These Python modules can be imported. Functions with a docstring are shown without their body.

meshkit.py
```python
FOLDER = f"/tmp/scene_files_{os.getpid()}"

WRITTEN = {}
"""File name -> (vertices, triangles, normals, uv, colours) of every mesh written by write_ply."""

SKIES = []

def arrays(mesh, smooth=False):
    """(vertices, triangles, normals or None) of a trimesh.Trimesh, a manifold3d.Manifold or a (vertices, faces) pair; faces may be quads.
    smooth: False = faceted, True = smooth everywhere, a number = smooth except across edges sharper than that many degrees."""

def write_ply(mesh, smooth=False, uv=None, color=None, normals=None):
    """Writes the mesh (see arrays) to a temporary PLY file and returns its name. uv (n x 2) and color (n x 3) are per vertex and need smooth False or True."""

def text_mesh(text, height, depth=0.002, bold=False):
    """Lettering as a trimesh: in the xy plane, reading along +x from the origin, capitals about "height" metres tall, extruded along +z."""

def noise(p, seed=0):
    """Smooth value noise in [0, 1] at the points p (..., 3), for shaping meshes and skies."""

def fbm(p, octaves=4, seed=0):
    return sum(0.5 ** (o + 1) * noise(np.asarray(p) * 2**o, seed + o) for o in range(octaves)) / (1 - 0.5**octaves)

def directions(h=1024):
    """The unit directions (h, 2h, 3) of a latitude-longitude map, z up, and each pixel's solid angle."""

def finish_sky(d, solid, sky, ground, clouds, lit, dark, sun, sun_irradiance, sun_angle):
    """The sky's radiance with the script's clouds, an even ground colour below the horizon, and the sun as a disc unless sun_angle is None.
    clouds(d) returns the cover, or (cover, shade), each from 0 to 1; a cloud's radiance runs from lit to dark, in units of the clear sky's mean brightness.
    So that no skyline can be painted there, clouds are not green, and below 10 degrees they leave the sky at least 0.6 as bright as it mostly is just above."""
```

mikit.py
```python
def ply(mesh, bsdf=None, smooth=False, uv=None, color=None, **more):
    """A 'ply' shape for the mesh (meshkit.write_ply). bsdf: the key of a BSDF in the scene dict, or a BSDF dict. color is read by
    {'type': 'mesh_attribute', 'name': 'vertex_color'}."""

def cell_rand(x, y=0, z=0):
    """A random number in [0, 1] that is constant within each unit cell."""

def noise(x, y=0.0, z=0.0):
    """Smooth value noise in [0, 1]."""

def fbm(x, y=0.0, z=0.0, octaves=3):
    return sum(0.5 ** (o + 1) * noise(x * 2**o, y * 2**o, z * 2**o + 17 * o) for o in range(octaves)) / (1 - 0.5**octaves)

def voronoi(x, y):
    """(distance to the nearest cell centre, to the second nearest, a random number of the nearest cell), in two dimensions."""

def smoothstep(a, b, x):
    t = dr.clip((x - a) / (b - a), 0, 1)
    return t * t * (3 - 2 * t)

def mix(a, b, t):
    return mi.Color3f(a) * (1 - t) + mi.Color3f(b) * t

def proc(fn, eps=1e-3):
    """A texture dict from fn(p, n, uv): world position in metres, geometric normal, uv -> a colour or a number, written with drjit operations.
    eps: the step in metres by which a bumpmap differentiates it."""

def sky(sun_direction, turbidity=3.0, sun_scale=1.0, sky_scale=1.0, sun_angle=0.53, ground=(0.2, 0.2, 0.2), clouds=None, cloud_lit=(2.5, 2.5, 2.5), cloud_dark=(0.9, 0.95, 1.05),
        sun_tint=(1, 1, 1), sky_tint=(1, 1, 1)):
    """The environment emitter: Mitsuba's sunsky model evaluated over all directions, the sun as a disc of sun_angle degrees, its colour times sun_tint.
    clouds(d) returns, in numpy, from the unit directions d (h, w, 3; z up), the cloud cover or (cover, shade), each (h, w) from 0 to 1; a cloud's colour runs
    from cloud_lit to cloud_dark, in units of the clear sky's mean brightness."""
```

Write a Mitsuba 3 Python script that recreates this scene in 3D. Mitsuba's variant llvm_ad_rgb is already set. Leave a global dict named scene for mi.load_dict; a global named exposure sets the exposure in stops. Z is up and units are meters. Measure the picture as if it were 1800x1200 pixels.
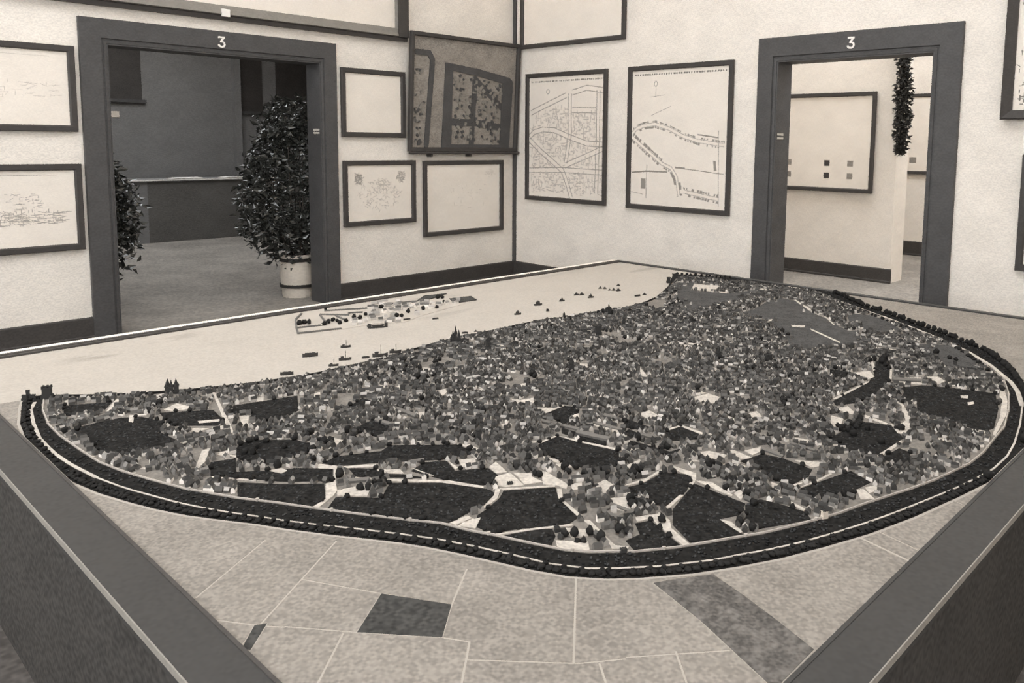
import math, random
import numpy as np, trimesh, shapely, drjit as dr, mitsuba as mi, mikit, meshkit
from shapely.geometry import Polygon, LineString, Point, box as sbox
from shapely.ops import unary_union, split
from mikit import proc, noise, fbm, smoothstep, mix

T = mi.ScalarTransform4f
scene = {'type': 'scene'}
labels = {}
rng = np.random.default_rng(7)

# ---------------------------------------------------------------- camera, daylight, exposure
exposure = 2.12
EYE = np.array([7.317, -6.728, 1.65])
YAW, PITCH, ROLL, FOCAL = 0.745917, 0.109649, -0.012656, 1415.04   # focal length in pixels of the 1800 wide frame
_f0 = np.array([-math.sin(YAW), math.cos(YAW), 0]); _r0 = np.array([math.cos(YAW), math.sin(YAW), 0])
_fw = _f0 * math.cos(PITCH) - np.array([0, 0, 1]) * math.sin(PITCH)
_dn = np.cross(_fw, _r0)
_rt = _r0 * math.cos(ROLL) + _dn * math.sin(ROLL)
_up = -np.cross(_fw, _rt)
scene['camera'] = {'type': 'perspective', 'fov': math.degrees(2 * math.atan(900 / FOCAL)), 'fov_axis': 'x', 'near_clip': 0.02, 'far_clip': 100.0,
                   'principal_point_offset_x': -(1017.9 - 900) / 1800, 'principal_point_offset_y': -(405.8 - 600) / 1200,
                   'to_world': T().look_at(origin=EYE.tolist(), target=(EYE + _fw).tolist(), up=_up.tolist())}
# an evenly overcast sky; it reaches the rooms through the open skylight wells in their ceilings
scene['sky'] = {'type': 'constant', 'radiance': {'type': 'rgb', 'value': [0.975, 1.0, 1.02]}}

# ---------------------------------------------------------------- materials
def lin(*c):
    c = np.asarray(c[0] if len(c) == 1 and np.ndim(c[0]) else c, float) / 255.0
    c = np.repeat(c, 3) if c.size == 1 else c
    return np.where(c <= 0.04045, c / 12.92, ((c + 0.055) / 1.055) ** 2.4)

def mat(key, c, rough=0.7, amp=0.0, freq=8.0, grain=0.0, gfreq=120.0, spec=0.3, fn=None, bump=None):
    col = lin(c)
    if fn is None and (amp or grain):
        def fn(p, n, uv, col=col, amp=amp, freq=freq, grain=grain, gfreq=gfreq):
            k = 1.0 + amp * 2 * (fbm(p.x * freq, p.y * freq, p.z * freq) - 0.5)
            if grain:
                k = k + grain * 2 * (noise(p.x * gfreq, p.y * gfreq, p.z * gfreq) - 0.5)
            return mi.Color3f(*col.tolist()) * k
    tex = proc(fn) if fn is not None else {'type': 'rgb', 'value': col.tolist()}
    b = {'type': 'principled', 'base_color': tex, 'roughness': rough, 'specular': spec}
    if bump:
        bf, sc = bump
        b = {'type': 'bumpmap', 'nested': b, 'arbitrary': proc(bf), 'scale': sc}
    scene[key] = {'type': 'twosided', 'bsdf': b}

mat('plaster', (229, 222, 213), .9, amp=.08, freq=5, grain=.11, gfreq=110, spec=.1)
mat('ceiling_paint', (222, 214, 204), .9)
mat('casing_paint', (76, 75, 75), .55, amp=.16, freq=9, grain=.14, gfreq=90)
mat('skirting_paint', (66, 63, 61), .6, amp=.15, freq=8, grain=.2, gfreq=90)
mat('frame_black', (66, 63, 61), .5, amp=.1, freq=12, grain=.15, gfreq=110)
mat('frame_grey', (130, 126, 120), .5, amp=.08, freq=10, grain=.1, gfreq=90)
mat('paper', (230, 222, 212), .85, amp=.05, freq=6, grain=.06, gfreq=120, spec=.1)
mat('relief_grey', (140, 134, 127), .8, amp=.25, freq=8, grain=.25, gfreq=80)
mat('white_paint', (232, 228, 222), .6)
mat('floor_dark', (86, 82, 79), .8, amp=.15, freq=3, grain=.3, gfreq=70)
mat('floor_matting', (126, 121, 115), .8, amp=.22, freq=3, grain=.2, gfreq=45)
mat('dark_wall', (122, 121, 120), .8, amp=.1, freq=4, grain=.12, gfreq=60)
mat('dark_wood', (96, 94, 91), .6, amp=.2, freq=4, grain=.2, gfreq=60)
mat('rail_paint', (57, 56, 55), .5, amp=.12, freq=4, grain=.12, gfreq=110)
mat('rail_light', (222, 213, 202), .6)
mat('skirt_cloth', (54, 52, 50), .9, amp=.15, freq=4, grain=.35, gfreq=90)
mat('island_ground', (166, 159, 150), .8, amp=.06, freq=8)
mat('board', (158, 151, 142), .8, amp=.06, freq=8)
mat('brass', (190, 184, 176), .35)
mat('barrel_wood', (205, 196, 184), .55, amp=.1, freq=6, grain=.08, gfreq=60)
mat('hoop_iron', (48, 46, 44), .5)
mat('leaf', (48, 49, 46), .2, spec=.9)
mat('leaf_matt', (50, 49, 46), .6)
mat('stem', (60, 56, 52), .8)
def land_fn(p, n, uv):
    k = 0.80 + 0.34 * fbm(p.x * 9, p.y * 9, 3.0, 4) + 0.44 * (noise(p.x * 150, p.y * 150) - 0.5)
    return mi.Color3f(*lin(133, 127, 120).tolist()) * k
mat('land', (168, 158, 147), .9, fn=land_fn, spec=.1)
def river_fn(p, n, uv):
    w = fbm(p.x * 7 + p.y * .3, p.y * 1.6, 1.0, 4)
    s = smoothstep(.55, .72, w) * smoothstep(3.75, 3.15, p.x) * smoothstep(.35, .6, noise(p.x * 3, p.y * 1.3, 8))
    k = 1.0 - 0.28 * s + 0.14 * (noise(p.x * 120, p.y * 120) - .5) + .06 * (fbm(p.x * 6, p.y * 6) - .5)
    return mi.Color3f(*lin(168, 161, 152).tolist()) * k
mat('river_paint', (225, 216, 205), .7, fn=river_fn, spec=.2)
mat('city_ground', (112, 107, 101), .9, amp=.25, freq=25, grain=.3, gfreq=160)
mat('plaza', (172, 165, 156), .9, amp=.18, freq=30, grain=.2, gfreq=150)
mat('garden', (32, 31, 30), .9, amp=.6, freq=60, grain=.8, gfreq=130, spec=.1)
mat('moat', (30, 29, 28), .9, amp=.6, freq=60, grain=.7, gfreq=130, spec=.1)
mat('field', (66, 65, 64), .9, amp=.4, freq=22, grain=.4, gfreq=150)
mat('field_dark', (58, 57, 55), .9, amp=.25, freq=20, grain=.45, gfreq=120)
def strip_fn(p, n, uv):
    k = .55 + .9 * noise(p.x * 95, p.y * 60, 5.0) * noise(p.x * 30, p.y * 30, 2.0) + .5 * (noise(p.x * 170, p.y * 170) - .5)
    return mi.Color3f(*lin(100, 96, 92).tolist()) * k
mat('field_ploughed', (140, 132, 125), .9, fn=strip_fn)
mat('moss', (38, 37, 36), .9, amp=.4, freq=60, spec=.1)
mat('town_wall', (165, 158, 150), .8, amp=.2, freq=40)
mat('boat_black', (58, 56, 54), .7)
scene['tinted'] = {'type': 'twosided', 'bsdf': {'type': 'principled', 'base_color': {'type': 'mesh_attribute', 'name': 'vertex_color'}, 'roughness': .8, 'specular': .2}}

# ---------------------------------------------------------------- helpers
taken = set()
def numbered(key):
    if key not in taken:
        taken.add(key); return key
    i = 1
    while f'{key}_{i:03d}' in taken: i += 1
    taken.add(f'{key}_{i:03d}'); return f'{key}_{i:03d}'

def add(name, mesh, bsdf, parent=None, smooth=False, color=None, **lab):
    key = numbered(f'{parent}__{name}' if parent else name)
    scene[key] = mikit.ply(mesh, bsdf, smooth, color=color)
    if lab: labels[key] = lab
    return key

def thing(name, label, category, group=None):
    key = numbered(name)
    labels[key] = {'label': label, 'category': category}
    if group: labels[key]['group'] = group
    return key

def struct(name, mesh, bsdf, label=None, **k):
    key = add(name, mesh, bsdf, **k)
    labels[key] = {'kind': 'structure'}
    if label: labels[key]['label'] = label
    return key

def bx(x0, x1, y0, y1, z0, z1):
    m = trimesh.creation.box(extents=[x1 - x0, y1 - y0, z1 - z0]); m.apply_translation([(x0 + x1) / 2, (y0 + y1) / 2, (z0 + z1) / 2]); return m

def cat(*ms): return trimesh.util.concatenate([m for q in ms for m in (q if isinstance(q, (list, tuple)) else [q])])

class Face:
    """a wall face: u runs right along it, v up, n out of it"""
    def __init__(s, O, U, N):
        s.m = np.eye(4); s.m[:3, 0] = U; s.m[:3, 1] = [0, 0, 1]; s.m[:3, 2] = N; s.m[:3, 3] = O
    def put(s, mesh): q = mesh.copy(); q.apply_transform(s.m); return q
    def box(s, u0, u1, v0, v1, n0, n1): return s.put(bx(u0, u1, v0, v1, n0, n1))
LEFT = Face([0, 0, 0], [0, 1, 0], [1, 0, 0])
RIGHT = Face([0, 0, 0], [1, 0, 0], [0, -1, 0])

def ring(u0, u1, v0, v1, prof):
    """a mitred frame: prof = [(inset, height), ...] lofted round the rectangle"""
    V, F = [], []
    for w, n in prof: V += [(u0 + w, v0 + w, n), (u1 - w, v0 + w, n), (u1 - w, v1 - w, n), (u0 + w, v1 - w, n)]
    for k in range(len(prof) - 1):
        for j in range(4):
            a, b = 4 * k + j, 4 * k + (j + 1) % 4
            F += [(a, b, b + 4), (a, b + 4, a + 4)]
    return trimesh.Trimesh(np.array(V, float), np.array(F), process=False)

def loft(A, B, prof):
    """one casing board: prof points at its two ends A(w) and B(w)"""
    V = [(*A(w), n) for w, n in prof] + [(*B(w), n) for w, n in prof]; k = len(prof); F = []
    for i in range(k - 1): F += [(i, i + k, i + k + 1), (i, i + k + 1, i + 1)]
    return trimesh.Trimesh(np.array(V, float), np.array(F), process=False)

def prism(poly, z0, z1):
    out = []
    for g in getattr(poly, 'geoms', [poly]):
        if g.geom_type == 'Polygon' and g.area > 2e-6:
            m = trimesh.creation.extrude_polygon(g, z1 - z0, engine='earcut'); m.apply_translation([0, 0, z0]); out.append(m)
    return cat(out) if out else None

def poly(mm): return Polygon(np.array(mm) / 1000.0).buffer(0)
def line(mm): return LineString(np.array(mm) / 1000.0)

def ribbons(lines, z0, z1):
    """flat strokes (polyline, width) in the plane, as one mesh"""
    ps = [LineString(q).buffer(w / 2, cap_style=2, join_style=1, quad_segs=3) for q, w in lines]
    return cat([prism(p, z0, z1) for p in ps if p.area > 0])

def tube(pts, r, sides=6):
    pts = np.asarray(pts, float); t = np.gradient(pts, axis=0); t /= np.linalg.norm(t, axis=1, keepdims=True) + 1e-12
    a = np.cross(t, np.where(np.abs(t[:, 2:]) < .9, [0, 0, 1.], [1., 0, 0])); a /= np.linalg.norm(a, axis=1, keepdims=True)
    b = np.cross(t, a); g = np.arange(sides) * 2 * np.pi / sides; r = np.broadcast_to(r, (len(pts),))
    V = pts[:, None] + r[:, None, None] * (np.cos(g)[None, :, None] * a[:, None] + np.sin(g)[None, :, None] * b[:, None])
    F = []
    for i in range(len(pts) - 1):
        for j in range(sides):
            p, q = i * sides + j, i * sides + (j + 1) % sides
            F += [(p, q, q + sides), (p, q + sides, p + sides)]
    n = len(pts)
    F += [(0, j + 1, j) for j in range(1, sides - 1)] + [((n - 1) * sides, (n - 1) * sides + j, (n - 1) * sides + j + 1) for j in range(1, sides - 1)]
    return trimesh.Trimesh(V.reshape(-1, 3), np.array(F), process=False)

def lathe(prof, n=32):
    return trimesh.creation.revolve(np.array(prof, float), sections=n)

# ---------------------------------------------------------------- the rooms
WT = 0.22                                   # wall thickness
D1 = dict(a=-4.475, b=-2.583, top=2.395)    # opening in the left wall (along y)
D2 = dict(a=3.555, b=4.952, top=2.41)       # opening in the right wall (along x)
H, RX, RY = 6.6, 9.6, -9.6
def tall_windows(f, a, b, n=3, closed=()):
    """the daylight side of the room, behind the photographer: a wall with three tall window openings and their bars"""
    w = (b - a) / n; ms = [f(a, b, 0, 1.1), f(a, b, 4.4, H)]
    for i in range(n + 1): ms.append(f(max(a, a + i * w - .3), min(b, a + i * w + .3), 1.1, 4.4))
    for i in closed: ms.append(f(a + i * w, a + (i + 1) * w, 1.1, 4.4))
    for i in range(n): ms.append(f(a + (i + .5) * w - .03, a + (i + .5) * w + .03, 1.1, 4.4))
    return cat(ms)
struct('wall_left', cat(bx(-WT, 0, RY, D1['a'], 0, H), bx(-WT, 0, D1['b'], WT, 0, H), bx(-WT, 0, D1['a'], D1['b'], D1['top'], H)), 'plaster')
struct('wall_right', cat(bx(0, D2['a'], 0, WT, 0, H), bx(D2['b'], RX, 0, WT, 0, H), bx(D2['a'], D2['b'], 0, WT, D2['top'], H)), 'plaster')
struct('wall_near', tall_windows(lambda a, b, c, d: bx(a, b, RY - WT, RY, c, d), -WT, RX + WT), 'plaster')
struct('wall_far', tall_windows(lambda a, b, c, d: bx(RX, RX + WT, a, b, c, d), RY, WT, closed=(1, 2)), 'plaster')
struct('floor', cat(bx(0, RX, RY, 0, -.1, 0)), 'floor_dark')

def ceiling(name, x0, x1, y0, y1, z, wx0, wx1, wy0, wy1):
    c = prism(sbox(x0, y0, x1, y1).difference(sbox(wx0, wy0, wx1, wy1)), z, z + .12)
    k = struct(name, c, 'ceiling_paint')
    for i in range(1, 4):                    # glazing bars of the skylight well
        x = wx0 + (wx1 - wx0) * i / 4
        add('glazing_bar', bx(x - .025, x + .025, wy0, wy1, z + .02, z + .1), 'white_paint', k)
    return k
ceiling('ceiling', -WT, RX + WT, RY - WT, WT, H, 2.6, 8.0, -8.0, -2.6)

# hall behind the left opening: dark walls, pale matting
HX = -6.75
struct('wall_hall_back', bx(HX - .1, HX, -7, 2, 0, 4), 'dark_wall')
struct('wall_hall_left', bx(HX, -WT, -7.1, -7, 0, 4), 'dark_wall')
struct('wall_hall_right', bx(HX, -WT, 2, 2.1, 0, 4), 'dark_wall')
struct('floor_hall', bx(HX, 0, -7, 2, -.1, -.001), 'floor_matting')
ceiling('ceiling_hall', HX - .1, -WT, -7.1, 2.1, 4, -5.6, -2.6, -5.0, -1.0)
# room behind the right opening
struct('floor_side_room', bx(-1.2, 7.5, 0, 5.7, -.1, -.001), 'floor_matting')
struct('wall_side_back', bx(-1.3, 7.6, 5.684, 5.8, 0, 4.5), 'plaster')
struct('wall_side_left', bx(-1.3, -1.2, WT, 5.684, 0, 4.5), 'plaster')
struct('wall_side_right', bx(7.5, 7.6, WT, 5.684, 0, 4.5), 'plaster')
struct('wall_partition', bx(-1.2, 3.555, 2.886, 3.25, 0, 4.5), 'plaster')
ceiling('ceiling_side_room', -1.3, 7.6, WT, 5.8, 4.5, .6, 6.6, .7, 4.7)

# skirting boards
def skirting(name, face, u0, u1, h=.18, t=.02):
    m = ring  # keeps the profile below in one place
    prof = [(0, 0), (.03, 0), (.03, .022), (t, .03), (t, h - .01), (t - .008, h), (0, h)]
    V = [(u0, v, n) for n, v in prof] + [(u1, v, n) for n, v in prof]; k = len(prof); F = []
    for i in range(k - 1): F += [(i, i + k, i + k + 1), (i, i + k + 1, i + 1)]
    F += [(0, i, i + 1) for i in range(1, k - 1)] + [(k, k + i + 1, k + i) for i in range(1, k - 1)]
    struct(name, face.put(trimesh.Trimesh(np.array(V, float), np.array(F), process=False)), 'skirting_paint')
skirting('baseboard_left', LEFT, RY, -4.671)
skirting('baseboard_corner', LEFT, -2.418, 0)
skirting('baseboard_right', RIGHT, 0, 3.365)
skirting('baseboard_far', RIGHT, 5.165, RX)
PART = Face([0, 2.886, 0], [1, 0, 0], [0, -1, 0])
BACK = Face([0, 5.684, 0], [1, 0, 0], [0, -1, 0])
skirting('baseboard_partition', PART, -1.2, 3.57, h=.175)
skirting('baseboard_side', BACK, -1.2, 7.5, h=.215)
struct('trim_1', bx(0, .045, -.026, 0, .18, H), 'casing_paint')     # batten in the corner

# door casings: three mitred boards each, jamb linings, numeral, hinges
def doorway(name, face, o, outer_top, wl, wr):
    a, b, top = o['a'], o['b'], o['top']; wt = outer_top - top
    key = numbered(name); labels[key] = {'kind': 'structure'}
    prof = [(0, 0), (0, .03), (.012, .036), (.80, .036), (.83, .022), (.87, .022), (.90, .03), (1, .026), (1, 0)]
    prof = [(w, n) for w, n in prof]
    TL = lambda w: (a - wl + wl * w, outer_top - wt * w); TR = lambda w: (b + wr - wr * w, outer_top - wt * w)
    BL = lambda w: (a - wl + wl * w, 0); BR = lambda w: (b + wr - wr * w, 0)
    for A, B in ((BL, TL), (TL, TR), (TR, BR)): add('casing', face.put(loft(A, B, prof)), 'casing_paint', key)
    for m in (face.box(a, a + .012, 0, top, -WT - .02, .02), face.box(b - .012, b, 0, top, -WT - .02, .02), face.box(a, b, top - .012, top, -WT - .02, .02)):
        add('jamb_lining', m, 'casing_paint', key)
    return key
d1 = doorway('door_1', LEFT, D1, 2.588, .196, .165)
d2 = doorway('door_2', RIGHT, D2, 2.622, .19, .213)
def numeral(d, face, u, v, h):
    m = meshkit.text_mesh('3', h, .003, bold=True); b = m.bounds; m.apply_translation([u - (b[0, 0] + b[1, 0]) / 2, v, .036])
    add('numeral', face.put(m), 'white_paint', d, label='white numeral 3')
numeral(d1, LEFT, -3.55, 2.448, .092); numeral(d2, RIGHT, 4.258, 2.475, .094)
for v in (1.70, 1.73): add('hinge_plate', cat(LEFT.box(-2.598, -2.594, v, v + .02, -.12, -.01)), 'brass', d1)
for v in (1.70, 1.735): add('hinge_plate', cat(RIGHT.box(3.566, 3.572, v, v + .02, -.12, -.01)), 'brass', d2)

# hall fittings: pilaster and recessed dark panels on the back wall
HALL = Face([HX, 0, 0], [0, 1, 0], [1, 0, 0])
struct('trim_2', HALL.box(-.44, -.325, 0, 4, 0, .10), 'dark_wall', 'slim grey pilaster on the dark hall wall')
for i, (u0, u1, v0, v1) in enumerate(((-2.75, -1.905, 2.24, 3.4), (-.315, .10, 2.12, 3.4), (.36, 1.0, 2.12, 3.4))):
    k = struct(f'window_{i + 1}', HALL.box(u0, u1, v0, v1, 0, .015), 'skirting_paint', 'unlit dark panel on the hall wall')
    add('sill', HALL.box(u0 - .05, u1 + .05, v0 - .05, v0, 0, .06), 'casing_paint', k)

# ---------------------------------------------------------------- pictures
def picture(face, u0, u1, v0, v1, label, w=.05, d=.035, frame='frame_black', paper='paper', gap=.012, drawing=None, group=None, tilt=0, prof=None):
    key = thing('framed_picture', label, 'picture', group)
    P = np.array(face.m)
    local = T
    def put(m):
        q = m.copy()
        if tilt:
            r = trimesh.transformations.rotation_matrix(tilt, [1, 0, 0], [0, v0, 0]); q.apply_transform(r)
        q.apply_translation([0, 0, gap]); return face.put(q)
    prof = prof or [(0, 0), (0, d - .004), (.004, d), (w * .8, d), (w, d * .6), (w, .004)]
    add('frame', put(ring(u0, u1, v0, v1, prof)), frame, key)
    add('backing', put(bx(u0 + .004, u1 - .004, v0 + .004, v1 - .004, 0, .006)), 'frame_black', key)
    add('sheet', put(bx(u0 + w * .9, u1 - w * .9, v0 + w * .9, v1 - w * .9, .006, .010)), paper, key)
    if drawing:
        iu0, iu1, iv0, iv1 = u0 + w, u1 - w, v0 + w, v1 - w
        for nm, strokes, shade in drawing:
            L = [([(iu0 + (iu1 - iu0) * x, iv0 + (iv1 - iv0) * y) for x, y in q], wd) for q, wd in strokes]
            mesh = put(ribbons(L, .010, .0106))
            add(nm, mesh, 'tinted', key, color=np.tile(lin(shade * 1.02, shade * .98, shade * .93), (len(mesh.vertices), 1)), **({'kind': 'stuff'} if len(strokes) > 1 else {}))
    if gap > .002:
        add('hanger', face.box((u0 + u1) / 2 - .03, (u0 + u1) / 2 + .03, v1 - .12, v1 - .04, 0, gap + .002), 'frame_black', key)
    return key, put

r2 = np.random.default_rng(11)
def scribble(n, x0, x1, y0, y1, ln, w):
    out = []
    for _ in range(n):
        x, y = r2.uniform(x0, x1), r2.uniform(y0, y1); a = r2.choice([0, 0, np.pi / 2, r2.uniform(0, 3)]); l = ln * r2.uniform(.4, 1.2)
        out.append(([(x, y), (x + l * np.cos(a), y + l * np.sin(a))], w * r2.uniform(.6, 1.3)))
    return out
def blot(cx, cy, rx, ry, n, ln, w):
    out = []
    for _ in range(n):
        r, t = np.sqrt(r2.uniform()), r2.uniform(0, 2 * np.pi); x, y = cx + rx * r * np.cos(t), cy + ry * r * np.sin(t)
        out.append(([(x, y), (x + ln * r2.uniform(-1, 1), y + ln * r2.uniform(-1, 1))], w))
    return out
def zoomed(x0, x1, y0, y1, pts): return [((x - x0) / (x1 - x0), (y1 - y) / (y1 - y0)) for x, y in pts]
def double(q, off):
    """both kerbs of a street drawn along the polyline q"""
    l = LineString(q); o = []
    for s in (off, -off):
        g = l.parallel_offset(abs(s), 'left' if s > 0 else 'right')
        for h in getattr(g, 'geoms', [g]):
            if len(h.coords) > 1: o.append(list(h.coords))
    return o
header = lambda y: [([(x, y), (x + r2.uniform(.008, .022), y)], .018) for x in np.arange(.03, .97, .026)]

picture(LEFT, -6.0, -4.71, 1.682, 2.348, 'long black framed sheet with a faint drawing, upper picture left of the dark doorway', drawing=[('drawing', scribble(40, .55, .95, .35, .6, .06, .004) + [([(.1, .93), (.9, .93)], .004)], 198)])
picture(LEFT, -6.0, -4.704, .745, 1.43, 'long black framed town view, lower picture left of the dark doorway', drawing=[('drawing', scribble(170, .5, .92, .28, .45, .05, .005) + scribble(60, .6, .8, .45, .7, .03, .004) + [([(.05, .94), (.9, .94)], .004)], 160)])
picture(LEFT, -2.37, -1.61, 1.675, 2.366, 'squarish black framed blank pale sheet between the dark doorway and the dark relief panel')
k6, _ = picture(LEFT, -2.364, -1.486, .76, 1.434, 'small black framed sheet with two round medallions and a faint dome shape', drawing=[
    ('medallion', blot(.17, .76, .06, .11, 110, .03, .007), 150), ('medallion', blot(.83, .78, .06, .11, 110, .03, .007), 165), ('drawing', blot(.5, .45, .34, .27, 150, .05, .006) + blot(.52, .62, .15, .14, 80, .03, .006), 186)])
picture(LEFT, -1.377, -.209, .582, 1.426, 'black framed sheet with faint pencil lines, under the dark relief panel', drawing=[('drawing', blot(.86, .86, .07, .06, 30, .03, .006) + scribble(30, .3, .8, .3, .7, .05, .004), 200)])
# large picture over the doorway: deep frame with a broad sloping lower edge
k3, put3 = picture(LEFT, -7.2, -1.6, 2.69, 4.1, 'very large picture with a deep grey frame above the dark doorway', w=.125, d=.09, gap=.02,
                   frame='frame_grey', prof=[(0, 0), (0, .045), (.012, .055), (.035, .05), (.04, .078), (.125, .02), (.125, .004)])
add('frame_edge', put3(ring(-7.205, -1.595, 2.685, 4.105, [(0, -.01), (0, .05), (.03, .06), (.04, .05)])), 'frame_black', k3)
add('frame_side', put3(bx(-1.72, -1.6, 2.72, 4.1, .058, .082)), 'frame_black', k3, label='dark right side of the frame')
add('label_card', put3(bx(-3.565, -3.495, 2.71, 2.775, .06, .082)), 'white_paint', k3, label='small white label card')

# right wall
z1 = lambda pts: zoomed(108, 480, 400, 1032, pts)
st = [z1([(118, 585), (200, 545), (300, 498)]), z1([(318, 490), (318, 600), (320, 700), (300, 850)]), z1([(110, 715), (135, 688), (180, 674), (240, 678), (310, 710), (400, 745), (478, 750)]),
      z1([(110, 730), (170, 790), (230, 840), (285, 890), (310, 960), (330, 1030)]), z1([(330, 485), (400, 465), (475, 480)]), z1([(455, 480), (455, 740), (450, 1000)]), z1([(330, 575), (450, 580)]), z1([(110, 895), (285, 885), (478, 890)]), z1([(300, 860), (420, 800), (478, 770)])]
kerb = [(q, .009) for s in st for q in double(s, .02)]
blocks = [s for s in scribble(1300, .03, .97, .03, .74, .035, .009)]
keep = unary_union([LineString(s).buffer(.022) for s in st] + [Polygon([(0, .62), (.55, .85), (.55, 1), (0, 1)])])
blocks = [b for b in blocks if not keep.contains(Point(b[0][0]))]
def loop(cx, cy, rx, ry): return [(cx + rx * math.cos(t), cy + ry * math.sin(t)) for t in np.linspace(0, 6.3, 14)]
picture(RIGHT, .24, 1.515, .958, 2.446, 'tall black framed street map with dense blocks, nearest the room corner', drawing=[
    ('map_streets', kerb, 150), ('map_blocks', blocks, 184), ('compass', [(loop(.265, .88, .02, .018), .007)], 130), ('heading', header(.965), 130)])
z2 = lambda pts: zoomed(652, 1142, 385, 1095, pts)
main = [z2([(655, 715), (680, 690), (720, 674), (780, 666), (850, 688), (930, 730), (1000, 752), (1130, 772)]), z2([(655, 735), (740, 805), (820, 872), (870, 895), (898, 940), (915, 1040)]), z2([(935, 1012), (1110, 1042)])]
thick = []
for m in main[:1]: thick += [(q, .014) for q in double(m, .022)]
for m in main[1:]: thick += [(q, .02) for q in double(m, .024)]
mul = []
for q, w in thick:
    l = LineString(q)
    for s in np.arange(0, l.length, .028):
        if r2.uniform() < .72:
            a, b = l.interpolate(s), l.interpolate(s + r2.uniform(.012, .03)); mul.append(([(a.x, a.y), (b.x, b.y)], w * r2.uniform(.6, 1.5)))
extra = [(z2([(655, 925), (740, 915), (850, 915)]), .016), (z2([(740, 880), (738, 1060)]), .006), (z2([(722, 955), (722, 1010)]), .06), (z2([(890, 890), (1130, 915)]), .008), (z2([(890, 890), (940, 893)]), .016), (z2([(1100, 700), (1110, 1080)]), .006), (z2([(1085, 850), (1090, 900)]), .03), (z2([(655, 1030), (720, 1040)]), .005), (z2([(760, 620), (860, 575)]), .004), (z2([(1000, 720), (1100, 735)]), .014)]
picture(RIGHT, 1.815, 3.102, .955, 2.448, 'tall black framed map with a bold forked road band, beside the bright doorway', drawing=[
    ('map_lines', [(q, .006) for m in main for q in double(m, .012)], 160), ('map_buildings', mul + extra, 142), ('compass', [(loop(.26, .9, .016, .02), .006), (z2([(780, 480), (780, 520), (750, 525), (830, 515)]), .004)], 160), ('heading', header(.97), 120)])
picture(RIGHT, .14, 1.755, 2.742, 4.1, 'black framed pale sheet high on the wall, just right of the corner')
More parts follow.
